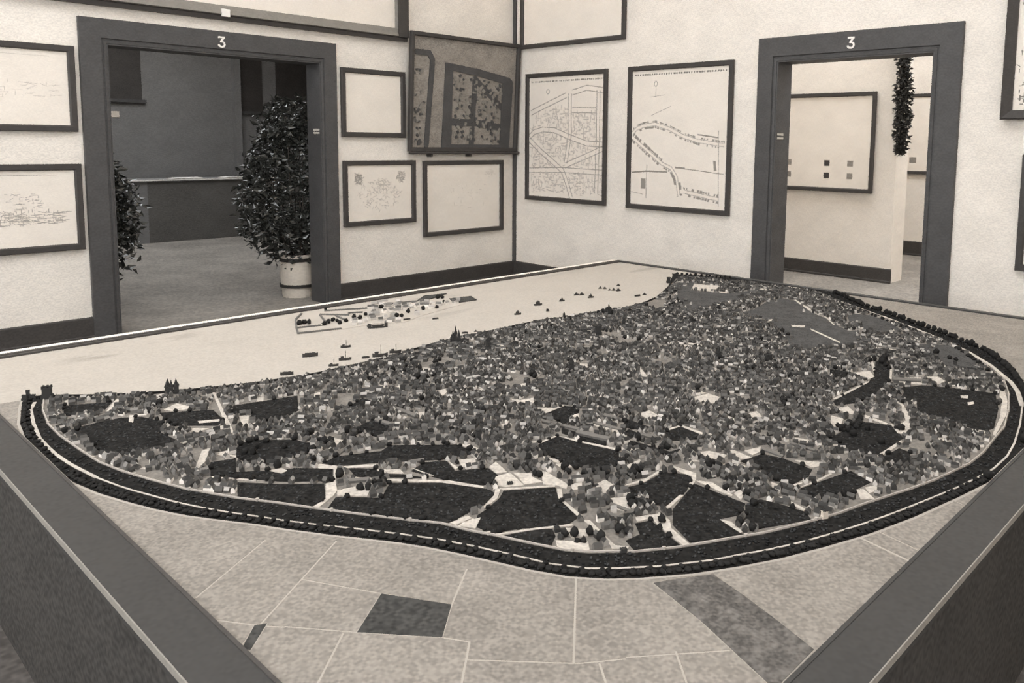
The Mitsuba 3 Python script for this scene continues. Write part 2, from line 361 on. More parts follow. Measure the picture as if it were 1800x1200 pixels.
picture(RIGHT, 5.48, 7.0, 1.86, 3.3, 'deep black framed print at the upper right edge of the bright wall', w=.07, d=.07, gap=.03,
        prof=[(0, 0), (0, .06), (.01, .07), (.07, .03), (.07, .004)], drawing=[('print', scribble(500, .02, .5, .03, .9, .03, .008), 120)])
picture(RIGHT, 5.643, 7.0, .726, 1.60, 'black framed sheet at the right edge, lower picture right of the bright doorway')
# side room
kp, _ = picture(PART, 1.15, 3.30, 1.075, 2.30, 'wide black framed sheet with small dark squares, seen through the bright doorway', w=.05, gap=.03)
sq = []
for i, u in enumerate((2.175, 2.70, 3.005)):
    for v, s in ((1.43, .06), (1.275, .06)):
        add('printed_square', PART.box(u - .036, u + .036, v - .036, v + .036, .040, .0412), 'frame_black' if i == 1 else 'relief_grey', kp)
kb, _ = picture(BACK, 1.9, 4.0, 1.235, 2.435, 'black framed sheet on the far wall behind the garland', gap=.02)
for u in (2.72,): add('printed_square', BACK.box(u - .05, u + .05, 1.40, 1.49, .0301, .0312), 'relief_grey', kb)

# dark relief plan leaning off the left wall on a rod with knobs
kr, putr = picture(LEFT, -1.60, -.03, 1.53, 2.80, 'large dark relief plan in a thin black frame, leaning into the room corner', w=.045, d=.05, gap=.045, paper='relief_grey', tilt=.05)
W0, W1, V0, V1 = -1.555, -.075, 1.575, 2.755
def rl(pts): return [(W0 + (W1 - W0) * u, V0 + (V1 - V0) * v) for u, v in pts]
def rslab(name, q, z0, z1, m): add(name, putr(prism(q, z0, z1)), m, kr)
fr = Polygon(rl([(.27, .0), (.29, .79), (.60, .76), (.93, .70), (.97, .66), (.95, .0)]), [rl([(.36, .03), (.36, .72), (.60, .69), (.86, .64), (.85, .03)])])
rslab('raised_wall', fr, .010, .022, 'casing_paint')
rslab('raised_wall', LineString(rl([(.03, .86), (.14, .86), (.17, .80), (.13, .02)])).buffer(.03), .010, .022, 'casing_paint')
rslab('street_cut', LineString(rl([(.58, .66), (.86, .40)])).buffer(.035), .010, .014, 'casing_paint')
rslab('street_cut', LineString(rl([(.36, .24), (.60, .24), (.86, .20)])).buffer(.04), .010, .014, 'casing_paint')
rslab('street_cut', LineString(rl([(.58, .66), (.56, .03)])).buffer(.035), .010, .014, 'casing_paint')
bl, bd = [], []
inside = Polygon(rl([(.37, .04), (.37, .70), (.60, .67), (.85, .62), (.84, .04)]))
for _ in range(420):
    u, v = W0 + (W1 - W0) * r2.uniform(.0, .9), V0 + (V1 - V0) * r2.uniform(0, .72)
    if inside.contains(Point(u, v)) or u < W0 + .1 * (W1 - W0):
        s = r2.uniform(.008, .024); m = bx(-s, s, -s * .7, s * .7, 0, .012); m.apply_transform(trimesh.transformations.rotation_matrix(r2.uniform(0, 3), [0, 0, 1])); m.apply_translation([u, v, .010]); (bl if r2.uniform() < .45 else bd).append(m)
k = add('relief_blocks', putr(cat(bl)), 'frame_grey', kr, kind='stuff'); k = add('relief_blocks', putr(cat(bd)), 'casing_paint', kr, kind='stuff')
rod = trimesh.creation.cylinder(.014, 1.60, sections=12); rod.apply_transform(trimesh.transformations.rotation_matrix(np.pi / 2, [1, 0, 0])); rod.apply_translation([.085, -.80, 1.512])
add('rod', rod, 'frame_black', kr, smooth=40)
for y in (-.005,):
    s = trimesh.creation.icosphere(2, .026); s.apply_translation([.085, y - (.03 if y > -.1 else 0), 1.512]); add('knob', s, 'frame_black', kr, smooth=True)
for y in (-1.3, -.75): add('rod_bracket', bx(0, .085, y - .012, y + .012, 1.47, 1.512), 'frame_black', kr)

# ---------------------------------------------------------------- hall furniture and plants
c = thing('counter', 'dark wooden counter with a pale edged top at the back of the dark hall', 'counter')
add('counter_top', bx(-6.62, -6.03, -2.45, .9, .955, .985), 'dark_wall', c)
add('counter_edge', bx(-6.03, -6.022, -2.45, .9, .968, .986), 'white_paint', c, label='thin pale edge')
add('front_panel', bx(-6.6, -6.06, -2.12, .9, 0, .955), 'dark_wood', c)
add('side_panel', bx(-6.6, -6.06, -2.34, -2.12, 0, .955), 'dark_wall', c)
for i, (y0, y1, z, lab) in enumerate(((-1.75, -1.25, .9875, 'pale paper sheets at the left of the hall counter'), (-.93, -.55, .9875, 'pale paper sheets at the right of the hall counter'))):
    k = thing('paper_stack', lab, 'paper')
    for j in range(3): add('sheet', bx(-6.3 + .02 * j, -6.07 + .003 * j, y0 + .03 * j, y1 - .02 * j, z + .007 * j, z + .007 * (j + 1)), 'white_paint', k)
k = thing('notice_card', 'small pale card on the dark hall wall beside the left door jamb', 'card')
add('card', HALL.box(-2.385, -2.25, 1.95, 2.045, 0, .012), 'barrel_wood', k)

def leaves(centres, size, seed, droop=.3):
    g = np.random.default_rng(seed); n = len(centres)
    d = g.normal(size=(n, 3)); d[:, 2] *= .6; d[:, 2] -= droop * .3; d /= np.linalg.norm(d, axis=1, keepdims=True)
    s = np.cross(d, g.normal(size=(n, 3))); s /= np.linalg.norm(s, axis=1, keepdims=True); up = np.cross(s, d)
    L = size * g.uniform(.7, 1.3, (n, 1)); Wd = L * .24
    base = centres; tip = base + d * L - up * L * .12; m1 = base + d * L * .45 + up * L * .05
    V = np.stack([base, m1 + s * Wd + up * L * .06, m1, m1 - s * Wd + up * L * .06, tip], 1)
    F = np.array([[0, 1, 2], [0, 2, 3], [1, 4, 2], [2, 4, 3]])[None] + 5 * np.arange(n)[:, None, None]
    return trimesh.Trimesh(V.reshape(-1, 3), F.reshape(-1, 3), process=False)

def bush(label, x, y, tub_r, tub_h, rad, zlo, zhi, n, seed):
    g = np.random.default_rng(seed); k = thing('potted_shrub', label, 'plant')
    r, h = tub_r, tub_h
    prof = [(0, .0), (r * .9, 0), (r * .93, .02), (r * 1.03, h * .5), (r, h), (r * .93, h), (r * .91, h - .05), (0, h - .05)]
    m = lathe(prof, 40); m.apply_translation([x, y, 0]); t = add('tub', m, 'barrel_wood', k, smooth=40, label='pale wooden tub with two dark hoops')
    for zz, hh in ((.24 * h, .03), (.84 * h, .035)):
        rr = r * (.94 + .09 * math.sin(math.pi * zz / h)) + .008
        q = lathe([(rr - .012, 0), (rr + .004, 0), (rr + .004, hh), (rr - .012, hh)], 40); q.apply_translation([x, y, zz]); add('hoop', q, 'hoop_iron', t, smooth=40)
    soil = trimesh.creation.cylinder(r * .9, .03, sections=24); soil.apply_translation([x, y, h - .045]); add('soil', soil, 'stem', t)
    stems, C = [], []
    for i in range(9):
        a = g.uniform(0, 6.28); R = rad * g.uniform(.2, .75); top = np.array([x + R * math.cos(a), y + R * math.sin(a), g.uniform(zlo + .5 * (zhi - zlo), zhi - .1)])
        s = np.linspace(0, 1, 7)[:, None]; p0 = np.array([x + .3 * r * math.cos(a), y + .3 * r * math.sin(a), h - .05])
        pts = p0 + (top - p0) * s + np.array([math.cos(a), math.sin(a), 0]) * (np.sin(s * 3.1) * .06); stems.append(tube(pts, np.linspace(.014, .004, 7)))
    for st_ in stems: add('stem', st_, 'stem', k, smooth=40)
    u = g.normal(size=(n, 3)); u /= np.linalg.norm(u, axis=1, keepdims=True); rr = g.uniform(.35, 1, (n, 1)) ** .5
    lump = .82 + .36 * meshkit.noise(u * 2.6 + seed, 3)[:, None]
    P = u * rr * lump; zc, zh = (zlo + zhi) / 2, (zhi - zlo) / 2
    taper = np.clip(.04 + 1.12 - .5 * np.clip(P[:, 2] * .5 + .5, 0, 2) ** 1.5, .5, 1.1)
    C = np.stack([x + P[:, 0] * rad * taper, y + P[:, 1] * rad * taper, zc + P[:, 2] * zh], 1)
    C[:, 0] = np.minimum(C[:, 0], -.34)
    add('leaves', leaves(C, .085, seed), 'leaf', k, kind='stuff')
bush('leafy shrub in a pale hooped tub inside the right side of the dark doorway', -.56, -2.57, .172, .45, .60, .26, 2.12, 4200, 3)
bush('leafy evergreen shrub half hidden behind the left jamb of the dark doorway', -.60, -4.55, .172, .45, .46, .30, 1.75, 2800, 5)

k = thing('leaf_garland', 'long dark leaf garland hanging in front of the pale partition end in the bright doorway', 'garland')
gx, gy = 3.63, 2.80
pts = np.array([[gx + .01 * math.sin(z * 4), gy, z] for z in np.linspace(1.58, 3.3, 24)]); add('cord', tube(pts, .012), 'stem', k)
g = np.random.default_rng(21); n = 2200; zz = g.uniform(1.56, 3.3, n); ww = .072 * np.clip((zz - 1.50) / .22, .35, 1) * (.8 + .5 * meshkit.noise(np.stack([zz * 7, zz * 0, zz * 0], 1), 2)); a = g.uniform(0, 6.28, n); rr = np.sqrt(g.uniform(0, 1, n))
C = np.stack([gx + .01 * np.sin(zz * 4) + ww * rr * np.cos(a), gy + ww * rr * np.sin(a), zz], 1); add('leaves', leaves(C, .06, 22), 'leaf_matt', k, kind='stuff')
add('hook', bx(gx - .11, gx + .02, gy - .01, 2.9, 3.3, 3.33), 'hoop_iron', k)

# ---------------------------------------------------------------- plan of the model, in millimetres on the table (x, y)
OUT=[(3597,-5901),(3515,-5912),(3648,-5959),(3888,-6018),(4095,-6045),(4274,-6054),(4443,-6051),(4597,-6038),(4735,-6009),(4855,-5971),(4963,-5932),(5056,-5890),(5136,-5845),(5249,-5777),(5328,-5736),(5439,-5673),(5529,-5616),(5611,-5566),(5684,-5528),(5760,-5495),(5862,-5455),(5959,-5418),(6048,-5375),(6122,-5318),(6181,-5254),(6257,-5154),(6318,-5051),(6377,-4936),(6432,-4801),(6487,-4648),(6537,-4463),(6584,-4237),(6620,-4034),(6637,-3853),(6628,-3659),(6593,-3434),(6515,-3126),(6417,-2843),(6329,-2645),(6264,-2519),(6100,-2290),(6002,-2205),(5843,-2076),(5731,-1995),(5618,-1924),(5361,-1732),(5160,-1609),(4894,-1373),(4635,-1196),(4446,-1187),(4218,-1211),(4008,-1283),(3793,-1357),(3527,-1481)]
BANK=[(3577,-1549),(3862,-2018),(4042,-2391),(4102,-2610),(4123,-2824),(4077,-3045),(4055,-3278),(4003,-3465),(4005,-3693),(4008,-3906),(3992,-4051),(4006,-4195),(4035,-4394),(4059,-4538),(4076,-4666),(4079,-4890),(4076,-4994),(4029,-5197),(3948,-5402),(3847,-5588),(3751,-5716),(3640,-5837),(3597,-5901)]
ROAD=[(3652,-5916),(3750,-5953),(3937,-5987),(4114,-6011),(4230,-6014),(4308,-6014),(4423,-6007),(4474,-6001),(4614,-5981),(4736,-5952),(4794,-5935),(4886,-5904),(4968,-5876),(5041,-5845),(5130,-5803),(5210,-5759),(5291,-5717),(5390,-5658),(5483,-5599),(5577,-5543),(5673,-5489),(5774,-5445),(5877,-5405),(5978,-5369),(6060,-5320),(6110,-5271),(6182,-5187),(6262,-5067),(6295,-4999),(6335,-4925),(6372,-4842),(6407,-4749),(6424,-4700),(6460,-4587),(6494,-4461),(6523,-4339),(6562,-4168),(6584,-4039),(6598,-3931),(6599,-3782),(6582,-3629),(6542,-3399),(6488,-3153),(6414,-2938),(6354,-2811),(6199,-2570),(6034,-2373),(5828,-2186),(5610,-2017),(5370,-1843),(5107,-1664),(4809,-1463),(4517,-1321),(4308,-1369),(4093,-1419),(3884,-1493),(3700,-1614)]
WALL=[(3629,-5880),(3782,-5921),(3974,-5950),(4132,-5955),(4326,-5947),(4489,-5936),(4618,-5910),(4748,-5872),(4889,-5825),(5058,-5747),(5174,-5679),(5278,-5624),(5395,-5559),(5543,-5472),(5612,-5427),(5701,-5400),(5768,-5370),(5875,-5330),(5957,-5296),(6009,-5261),(6065,-5203),(6093,-5176),(6154,-5088),(6186,-5032),(6221,-4964),(6280,-4854),(6323,-4749),(6376,-4596),(6403,-4484),(6461,-4285),(6492,-4160),(6527,-3948),(6530,-3807),(6517,-3639),(6507,-3476),(6458,-3232),(6399,-3010),(6325,-2802),(6189,-2595),(6012,-2364),(5844,-2206),(5689,-2118),(5441,-1931),(5173,-1753),(4923,-1551),(4731,-1390),(4539,-1364),(4321,-1391),(4093,-1419),(3869,-1471),(3628,-1574)]
ISLAND=[(3205,-4574),(2987,-4464),(2861,-4359),(2850,-4203),(2918,-3944),(2855,-3775),(2962,-3593),(2938,-3326),(2986,-3388),(3260,-3329),(3335,-3635),(3404,-3892),(3472,-4042),(3382,-4240),(3381,-4402),(3313,-4620)]
ITREES=[(3121,-4510),(3122,-4483),(3141,-4464),(3108,-4446),(3232,-4421),(3201,-4376),(3168,-4330),(3202,-4322),(3261,-4339),(3236,-4286),(2875,-4207),(3187,-4202),(3227,-4188),(3036,-3947),(3054,-3928),(3327,-4000),(3347,-3979),(3314,-3852),(3268,-3766),(3274,-3882),(3292,-3680),(3179,-3537),(3039,-3477),(3059,-3456),(3153,-4181),(3166,-4111)]
IHOUSE=[(3332,-4291),(3339,-4259),(3247,-4248),(3200,-4104),(3212,-4063),(3294,-4145),(3310,-4018),(3410,-4106),(3444,-4071),(3173,-3987),(3168,-3932),(3163,-3877),(3193,-3845),(3182,-3795),(3170,-3744),(3171,-3711),(3091,-3763),(3084,-3704),(3078,-3643),(3103,-3617),(3166,-3618),(3213,-3698),(3267,-3706),(3215,-3599),(3228,-3553),(3205,-3476),(3272,-3507),(3206,-3441),(2916,-3848),(2998,-3860),(2910,-3886),(3060,-3795),(3041,-3814)]
GARDENS=[[(3784,-5853),(3864,-5704),(3971,-5772),(3923,-5887)],[(4091,-5900),(4086,-5844),(4088,-5745),(4135,-5687),(4239,-5649),(4353,-5700),(4483,-5687),(4509,-5770),(4465,-5865),(4436,-5911),(4212,-5898)],[(4130,-5624),(4241,-5468),(4378,-5489),(4423,-5529),(4304,-5648)],[(4745,-5690),(4769,-5617),(4913,-5681),(4857,-5736)],[(4245,-5392),(4306,-5155),(4472,-5238),(4530,-5337),(4471,-5418),(4357,-5376),(4335,-5443)],[(4648,-5542),(4657,-5496),(4755,-5399),(4800,-5392),(4821,-5371),(4901,-5436),(4899,-5505),(4882,-5555),(4826,-5610),(4757,-5611),(4685,-5579)],[(5009,-5446),(4989,-5383),(5015,-5323),(5054,-5250),(5031,-5200),(5189,-5035),(5255,-5033),(5291,-5050),(5256,-5154),(5127,-5314),(5070,-5410)],[(4862,-5685),(4940,-5593),(4989,-5514),(5071,-5441),(5153,-5489),(5053,-5595),(4902,-5703)],[(4957,-5697),(5072,-5605),(5153,-5518),(5254,-5571),(5269,-5620),(5167,-5675),(5053,-5740)],[(5262,-5543),(5361,-5453),(5291,-5376),(5402,-5266),(5543,-5193),(5577,-5200),(5611,-5273),(5614,-5308),(5627,-5410),(5502,-5491),(5314,-5601)],[(5262,-5277),(5235,-5207),(5278,-5148),(5362,-5179),(5385,-5140),(5419,-5091),(5483,-5106),(5515,-5163),(5507,-5185),(5405,-5241)],[(5101,-5403),(5168,-5346),(5207,-5361),(5269,-5308),(5341,-5275),(5175,-5423)],[(4588,-5110),(4517,-4983),(4573,-4979),(4612,-5074)],[(4789,-5166),(4770,-5099),(4882,-5094),(4935,-5183),(4871,-5206)],[(5176,-4595),(5163,-4477),(5200,-4453),(5264,-4494),(5279,-4555),(5312,-4607),(5306,-4625)],[(5330,-4659),(5404,-4653),(5441,-4693),(5369,-4699)],[(5408,-4649),(5536,-4641),(5561,-4679),(5464,-4702)],[(5443,-4416),(5555,-4424),(5572,-4464),(5481,-4498)],[(5525,-4533),(5517,-4496),(5575,-4506),(5581,-4565)],[(5586,-4581),(5714,-4567),(5754,-4567),(5764,-4518),(5786,-4593),(5620,-4631)],[(5383,-4854),(5379,-4733),(5462,-4724),(5616,-4685),(5636,-4684),(5709,-4780),(5671,-4852),(5589,-4898),(5515,-4880),(5434,-4874)],[(5631,-4429),(5633,-4335),(5725,-4347),(5752,-4406),(5697,-4482)],[(5581,-5169),(5675,-5043),(5736,-5092),(5860,-5137),(5867,-5183),(5825,-5256),(5794,-5291),(5756,-5365),(5696,-5375),(5649,-5330),(5639,-5286),(5611,-5214)],[(5781,-5371),(5828,-5271),(5855,-5238),(5889,-5260),(5921,-5310),(5824,-5347)],[(5830,-4894),(5850,-4835),(5842,-4719),(5906,-4682),(5931,-4691),(5977,-4782),(5993,-4913),(5967,-4924),(5918,-4899),(5872,-4930)],[(5997,-5056),(6017,-5011),(6089,-5042),(6159,-5068),(6085,-5171),(6040,-5149),(6046,-5096)],[(6020,-4912),(5963,-4723),(6151,-4733),(6177,-4807),(6151,-4869),(6243,-4900),(6215,-4954),(6168,-5038),(6076,-4989)],[(6155,-4741),(6166,-4678),(6220,-4665),(6303,-4660),(6335,-4689),(6301,-4764),(6256,-4848),(6238,-4832),(6198,-4811)],[(5969,-4468),(5991,-4360),(6058,-4346),(6175,-4363),(6192,-4425),(6184,-4522),(6121,-4524),(6046,-4473)],[(6215,-4534),(6270,-4286),(6353,-4326),(6345,-4392),(6320,-4514),(6275,-4571)],[(6085,-4064),(6093,-3955),(6089,-3810),(6201,-3763),(6280,-3870),(6275,-4097),(6185,-4133)],[(6296,-4111),(6306,-3977),(6349,-3989),(6401,-4125),(6353,-4123)],[(6041,-3252),(6090,-3156),(6229,-3094),(6358,-3054),(6428,-3262),(6484,-3522),(6469,-3582),(6383,-3577),(6305,-3561),(6222,-3570),(6154,-3401),(6106,-3422)],[(5782,-2926),(5791,-2799),(5868,-2953),(5962,-3205),(6000,-3414),(5987,-3596),(5942,-3695),(5907,-3649),(5898,-3426),(5898,-3269),(5856,-3109)],[(4200,-5771),(4200,-5709),(4253,-5760)],[(5684,-3212),(5751,-3180),(5810,-3292),(5740,-3329)]]
FIELDS=[[(3784,-1804),(3873,-1709),(4043,-1998),(4207,-1945),(4301,-1908),(4367,-1614),(4473,-2038),(4440,-2282),(4472,-2634),(4290,-2440),(4119,-2267)],[(4713,-2258),(4634,-1941),(4644,-1786),(4769,-1799),(5010,-2072),(5150,-2164),(5315,-2321),(5450,-2432),(5561,-2681),(5429,-2900),(5341,-2948),(5151,-2691),(5046,-2599),(4926,-2453),(4800,-2471),(4709,-2387)],[(5795,-2404),(5923,-2320),(6011,-2407),(6144,-2559),(6165,-2762),(6066,-2753),(5910,-2595)],[(5185,-1939),(5305,-1878),(5456,-1968),(5655,-2205),(5509,-2355),(5431,-2277),(5312,-2175)],[(5323,-2495),(5449,-2339),(5533,-2531),(5514,-2715),(5404,-2663)]]
PLAZAS=[[(3834,-5679),(3871,-5681),(4003,-5762),(4018,-5781),(3927,-5734)],[(4082,-5713),(4095,-5700),(4176,-5732),(4157,-5741)],[(3905,-5570),(3897,-5513),(3937,-5525),(3927,-5573)],[(4107,-5601),(4064,-5537),(4134,-5516),(4164,-5533),(4147,-5584)],[(4017,-5379),(4035,-5374),(4374,-5471),(4536,-5519),(4536,-5529),(4378,-5489),(4240,-5445)],[(4381,-5431),(4400,-5401),(4487,-5445),(4493,-5418),(4536,-5438),(4517,-5477)],[(4629,-5669),(4624,-5639),(4732,-5702),(4766,-5734),(4762,-5745)],[(4684,-5641),(4691,-5581),(4710,-5590),(4706,-5636)],[(4690,-5643),(4748,-5607),(4762,-5613),(4703,-5648)],[(4857,-5736),(4979,-5649),(4989,-5654),(4867,-5741)],[(4635,-5870),(4643,-5839),(4669,-5844)],[(4431,-5553),(4438,-5515),(4474,-5530),(4470,-5564)],[(4334,-5659),(4431,-5563),(4445,-5609)],[(4039,-5669),(4045,-5651),(4071,-5660),(4065,-5678)],[(4088,-5700),(4110,-5663),(4126,-5669),(4108,-5705)],[(3720,-5831),(3720,-5819),(3765,-5823),(3797,-5839),(3789,-5848)],[(4327,-5561),(4363,-5493),(4391,-5502),(4354,-5567)],[(5007,-5464),(5012,-5447),(5075,-5413),(5138,-5327),(5153,-5337),(5087,-5430),(5039,-5472)],[(5073,-5439),(5080,-5432),(5169,-5488),(5169,-5495)],[(5157,-5515),(5169,-5488),(5226,-5517),(5252,-5546),(5289,-5613),(5273,-5622),(5254,-5571)],[(5226,-5517),(5249,-5439),(5295,-5449),(5323,-5476),(5256,-5535)],[(5163,-5435),(5217,-5404),(5409,-5238),(5515,-5192),(5527,-5201),(5401,-5265),(5301,-5352),(5175,-5438)],[(5243,-5263),(5255,-5260),(5344,-5249),(5335,-5259)],[(5282,-5145),(5350,-5158),(5353,-5172)],[(5296,-5114),(5331,-5071),(5375,-5102),(5356,-5145)],[(5176,-5346),(5227,-5295),(5264,-5305),(5207,-5361)],[(4806,-5320),(4837,-5299),(4889,-5285),(4900,-5330)],[(4940,-5593),(4951,-5552),(4984,-5550),(4992,-5573)],[(5630,-5412),(5631,-5353),(5652,-5350),(5651,-5409)],[(5653,-5390),(5666,-5330),(5706,-5384)],[(5184,-5031),(5220,-5004),(5283,-5006),(5308,-5034),(5245,-5025)],[(4721,-5316),(4745,-5301),(4789,-5326),(4759,-5337)],[(4433,-5193),(4460,-5165),(4486,-5176),(4466,-5208)],[(4329,-5092),(4329,-5066),(4396,-5104),(4378,-5122)],[(4215,-5286),(4228,-5259),(4278,-5286),(4258,-5306)],[(5296,-5114),(5331,-5070),(5376,-5107),(5349,-5143)],[(5416,-5085),(5399,-5040),(5485,-5070),(5470,-5102)],[(5527,-5168),(5488,-5118),(5497,-5067),(5597,-5100),(5567,-5150)],[(5504,-5060),(5551,-5022),(5572,-5043),(5549,-5074)],[(5553,-5078),(5568,-5039),(5622,-5043),(5593,-5096)],[(5563,-4993),(5574,-4982),(5689,-5002),(5708,-5029),(5671,-5032),(5634,-5055)],[(5559,-5168),(5602,-5118),(5665,-5033),(5673,-5041),(5575,-5170)],[(5555,-5180),(5566,-5168),(5608,-5218),(5632,-5286),(5621,-5283),(5585,-5210)],[(5628,-5390),(5631,-5348),(5648,-5351),(5646,-5405)],[(5660,-5410),(5655,-5351),(5671,-5348),(5698,-5385)],[(5688,-5049),(5698,-5039),(5753,-5090),(5860,-5124),(5864,-5141),(5736,-5092)],[(5766,-5368),(5819,-5268),(5876,-5180),(5883,-5187),(5833,-5264),(5774,-5370)],[(5842,-4988),(5872,-4945),(5949,-5011),(5901,-5030)],[(5695,-4995),(5708,-4959),(5742,-4996),(5729,-5024)],[(5750,-4941),(5748,-4895),(5799,-4909),(5815,-4971),(5780,-4974)],[(5877,-5211),(5925,-5176),(5952,-5199),(5928,-5240)],[(5476,-4900),(5548,-4884),(5554,-4905),(5498,-4915)],[(5551,-4917),(5576,-4884),(5609,-4896),(5592,-4930)],[(5820,-4889),(5819,-4873),(5832,-4796),(5823,-4703),(5834,-4718),(5847,-4823)],[(5831,-4659),(5924,-4655),(5951,-4695),(5977,-4766),(5966,-4762),(5928,-4685),(5852,-4683)],[(5999,-4921),(5976,-4805),(5989,-4815),(6011,-4923)],[(6017,-5004),(6004,-4957),(6055,-4974),(6085,-5008),(6174,-5047),(6167,-5065),(6092,-5039)],[(5974,-5027),(6006,-4968),(6015,-4987),(5995,-5046)],[(5369,-4538),(5507,-4529),(5524,-4567),(5405,-4561)],[(5440,-4345),(5442,-4278),(5507,-4303),(5508,-4364)],[(5267,-4542),(5270,-4501),(5312,-4546)],[(4948,-4567),(4994,-4549),(5010,-4476),(5058,-4541),(5035,-4605)],[(5093,-4574),(5172,-4522),(5169,-4589)],[(5345,-4840),(5373,-4813),(5378,-4849)],[(5882,-5142),(5895,-5130),(6052,-5195),(6043,-5203),(5955,-5171)],[(5379,-4850),(5372,-4727),(5381,-4726),(5390,-4853)],[(5372,-4727),(5459,-4713),(5610,-4670),(5617,-4687),(5468,-4723)],[(5165,-4593),(5159,-4473),(5169,-4479),(5180,-4599)],[(5907,-5278),(5974,-5224),(6007,-5254),(5956,-5294),(5933,-5299)],[(6027,-5196),(6067,-5168),(6072,-5181),(6043,-5209)],[(5724,-4765),(5724,-4692),(5752,-4719),(5755,-4787)],[(5615,-4675),(5615,-4625),(5633,-4647),(5632,-4688)],[(5828,-4512),(5845,-4468),(5911,-4456),(5925,-4511),(5867,-4517)],[(5887,-4427),(5905,-4401),(5986,-4417),(5962,-4458)],[(5933,-4382),(5954,-4306),(5978,-4356),(5973,-4395)],[(5931,-4538),(5994,-4492),(6039,-4497),(6007,-4513)],[(5954,-4703),(5995,-4677),(6093,-4710),(6095,-4721)],[(6090,-4698),(6087,-4660),(6117,-4685),(6131,-4725)],[(6184,-4522),(6199,-4477),(6204,-4487),(6194,-4540)],[(6211,-4537),(6223,-4439),(6231,-4347),(6239,-4355),(6231,-4446)],[(6198,-4626),(6207,-4618),(6294,-4643),(6298,-4659)],[(6153,-4873),(6183,-4862),(6237,-4890),(6237,-4901)],[(6129,-4546),(6159,-4546),(6158,-4590)],[(6098,-4332),(6168,-4288),(6181,-4325),(6164,-4350)],[(5993,-4144),(6040,-4127),(6070,-4155),(6014,-4172)],[(6278,-4103),(6283,-3906),(6295,-3923),(6292,-4090)],[(6208,-3713),(6226,-3717),(6278,-3812),(6269,-3842),(6242,-3807)],[(5956,-3734),(5981,-3672),(6057,-3751),(6007,-3754)],[(6345,-4413),(6359,-4393),(6413,-4437),(6382,-4467)],[(6358,-4380),(6375,-4335),(6395,-4372),(6384,-4410)],[(5487,-4026),(5552,-3934),(5582,-3982),(5564,-4038)],[(5693,-4113),(5730,-4122),(5768,-4172),(5731,-4154)],[(5739,-4044),(5750,-3987),(5800,-4030),(5801,-4074)],[(5816,-4577),(5857,-4561),(5884,-4568),(5843,-4591)],[(5636,-4325),(5739,-4337),(5746,-4356),(5641,-4341)],[(5615,-4429),(5628,-4322),(5638,-4329),(5627,-4437)],[(5982,-3826),(6032,-3822),(6075,-3952),(6039,-3946)],[(6187,-3755),(6205,-3759),(6259,-3831),(6245,-3835)],[(6074,-3723),(6177,-3755),(6179,-3775),(6088,-3755)],[(5778,-3222),(5828,-3103),(5886,-3182),(5884,-3251),(5854,-3248)],[(5744,-2906),(5774,-2934),(5837,-3057),(5853,-3112)],[(6108,-3475),(6129,-3481),(6214,-3627),(6279,-3814),(6269,-3846),(6217,-3742),(6214,-3674)],[(6279,-4075),(6282,-3895),(6293,-3915),(6294,-4061)],[(5886,-3008),(5894,-3000),(5978,-3221),(5971,-3228)],[(5953,-3148),(6042,-3042),(6086,-3144),(6023,-3207)],[(6048,-3019),(6092,-2974),(6169,-3045),(6134,-3096)],[(5642,-2630),(5683,-2610),(5770,-2588),(5788,-2635),(5703,-2678)],[(5893,-3620),(5894,-3274),(5903,-3280),(5907,-3621)],[(5220,-2494),(5487,-2674),(5495,-2702),(5241,-2526)],[(4762,-1787),(4987,-2014),(4992,-2043),(4788,-1835)],[(6323,-2906),(6367,-2955),(6426,-3130),(6474,-3319),(6512,-3604),(6502,-3604),(6465,-3377),(6420,-3191)],[(6343,-3783),(6387,-3771),(6395,-3794),(6355,-3802)],[(6421,-3596),(6473,-3578),(6477,-3607),(6429,-3622)],[(6261,-3195),(6285,-3172),(6298,-3216),(6274,-3226)],[(6312,-3271),(6327,-3242),(6339,-3272),(6327,-3310)],[(3909,-1760),(4092,-1695),(4198,-1914),(4030,-1971)],[(4366,-1573),(4430,-1531),(4464,-1592),(4411,-1649)],[(4190,-1883),(4273,-1874),(4288,-1906),(4215,-1920)],[(5472,-4014),(5487,-3932),(5557,-3942),(5577,-4025),(5508,-4056)],[(5393,-3943),(5477,-3928),(5475,-3957),(5415,-3964)],[(4864,-2546),(4944,-2434),(4965,-2480),(4888,-2570)],[(4738,-1760),(4986,-2005),(4997,-2037),(4746,-1787)],[(5122,-2106),(5281,-2304),(5278,-2317),(5129,-2129)],[(5035,-3825),(5144,-3911),(5167,-3950),(5108,-3916)],[(5281,-3576),(5349,-3608),(5325,-3632)],[(5098,-2493),(5166,-2449),(5185,-2496),(5131,-2537)],[(4931,-3325),(4980,-3317),(4994,-3344),(4952,-3354)],[(4921,-3272),(5003,-3260),(5014,-3283),(4938,-3297)],[(4657,-4709),(4655,-4670),(4725,-4710),(4723,-4738)],[(4757,-4568),(4789,-4564),(4828,-4606),(4803,-4604)],[(4312,-4557),(4361,-4524),(4407,-4559),(4371,-4596)],[(4828,-4425),(4838,-4371),(4878,-4418),(4864,-4446)],[(4515,-4514),(4546,-4498),(4567,-4539)],[(4406,-4836),(4469,-4828),(4478,-4848)],[(4490,-4821),(4491,-4779),(4530,-4809),(4524,-4830)],[(4825,-4932),(4835,-4910),(4892,-4955),(4881,-4967)],[(5144,-4792),(5165,-4761),(5185,-4772),(5170,-4808)],[(4779,-3981),(4821,-3956),(4862,-4001),(4834,-4029)]]
PATCHES=[[(5787,-5734),(5939,-5649),(6021,-5738),(5876,-5853)],[(5752,-6047),(5696,-5994),(5708,-5972),(5772,-6039)]]
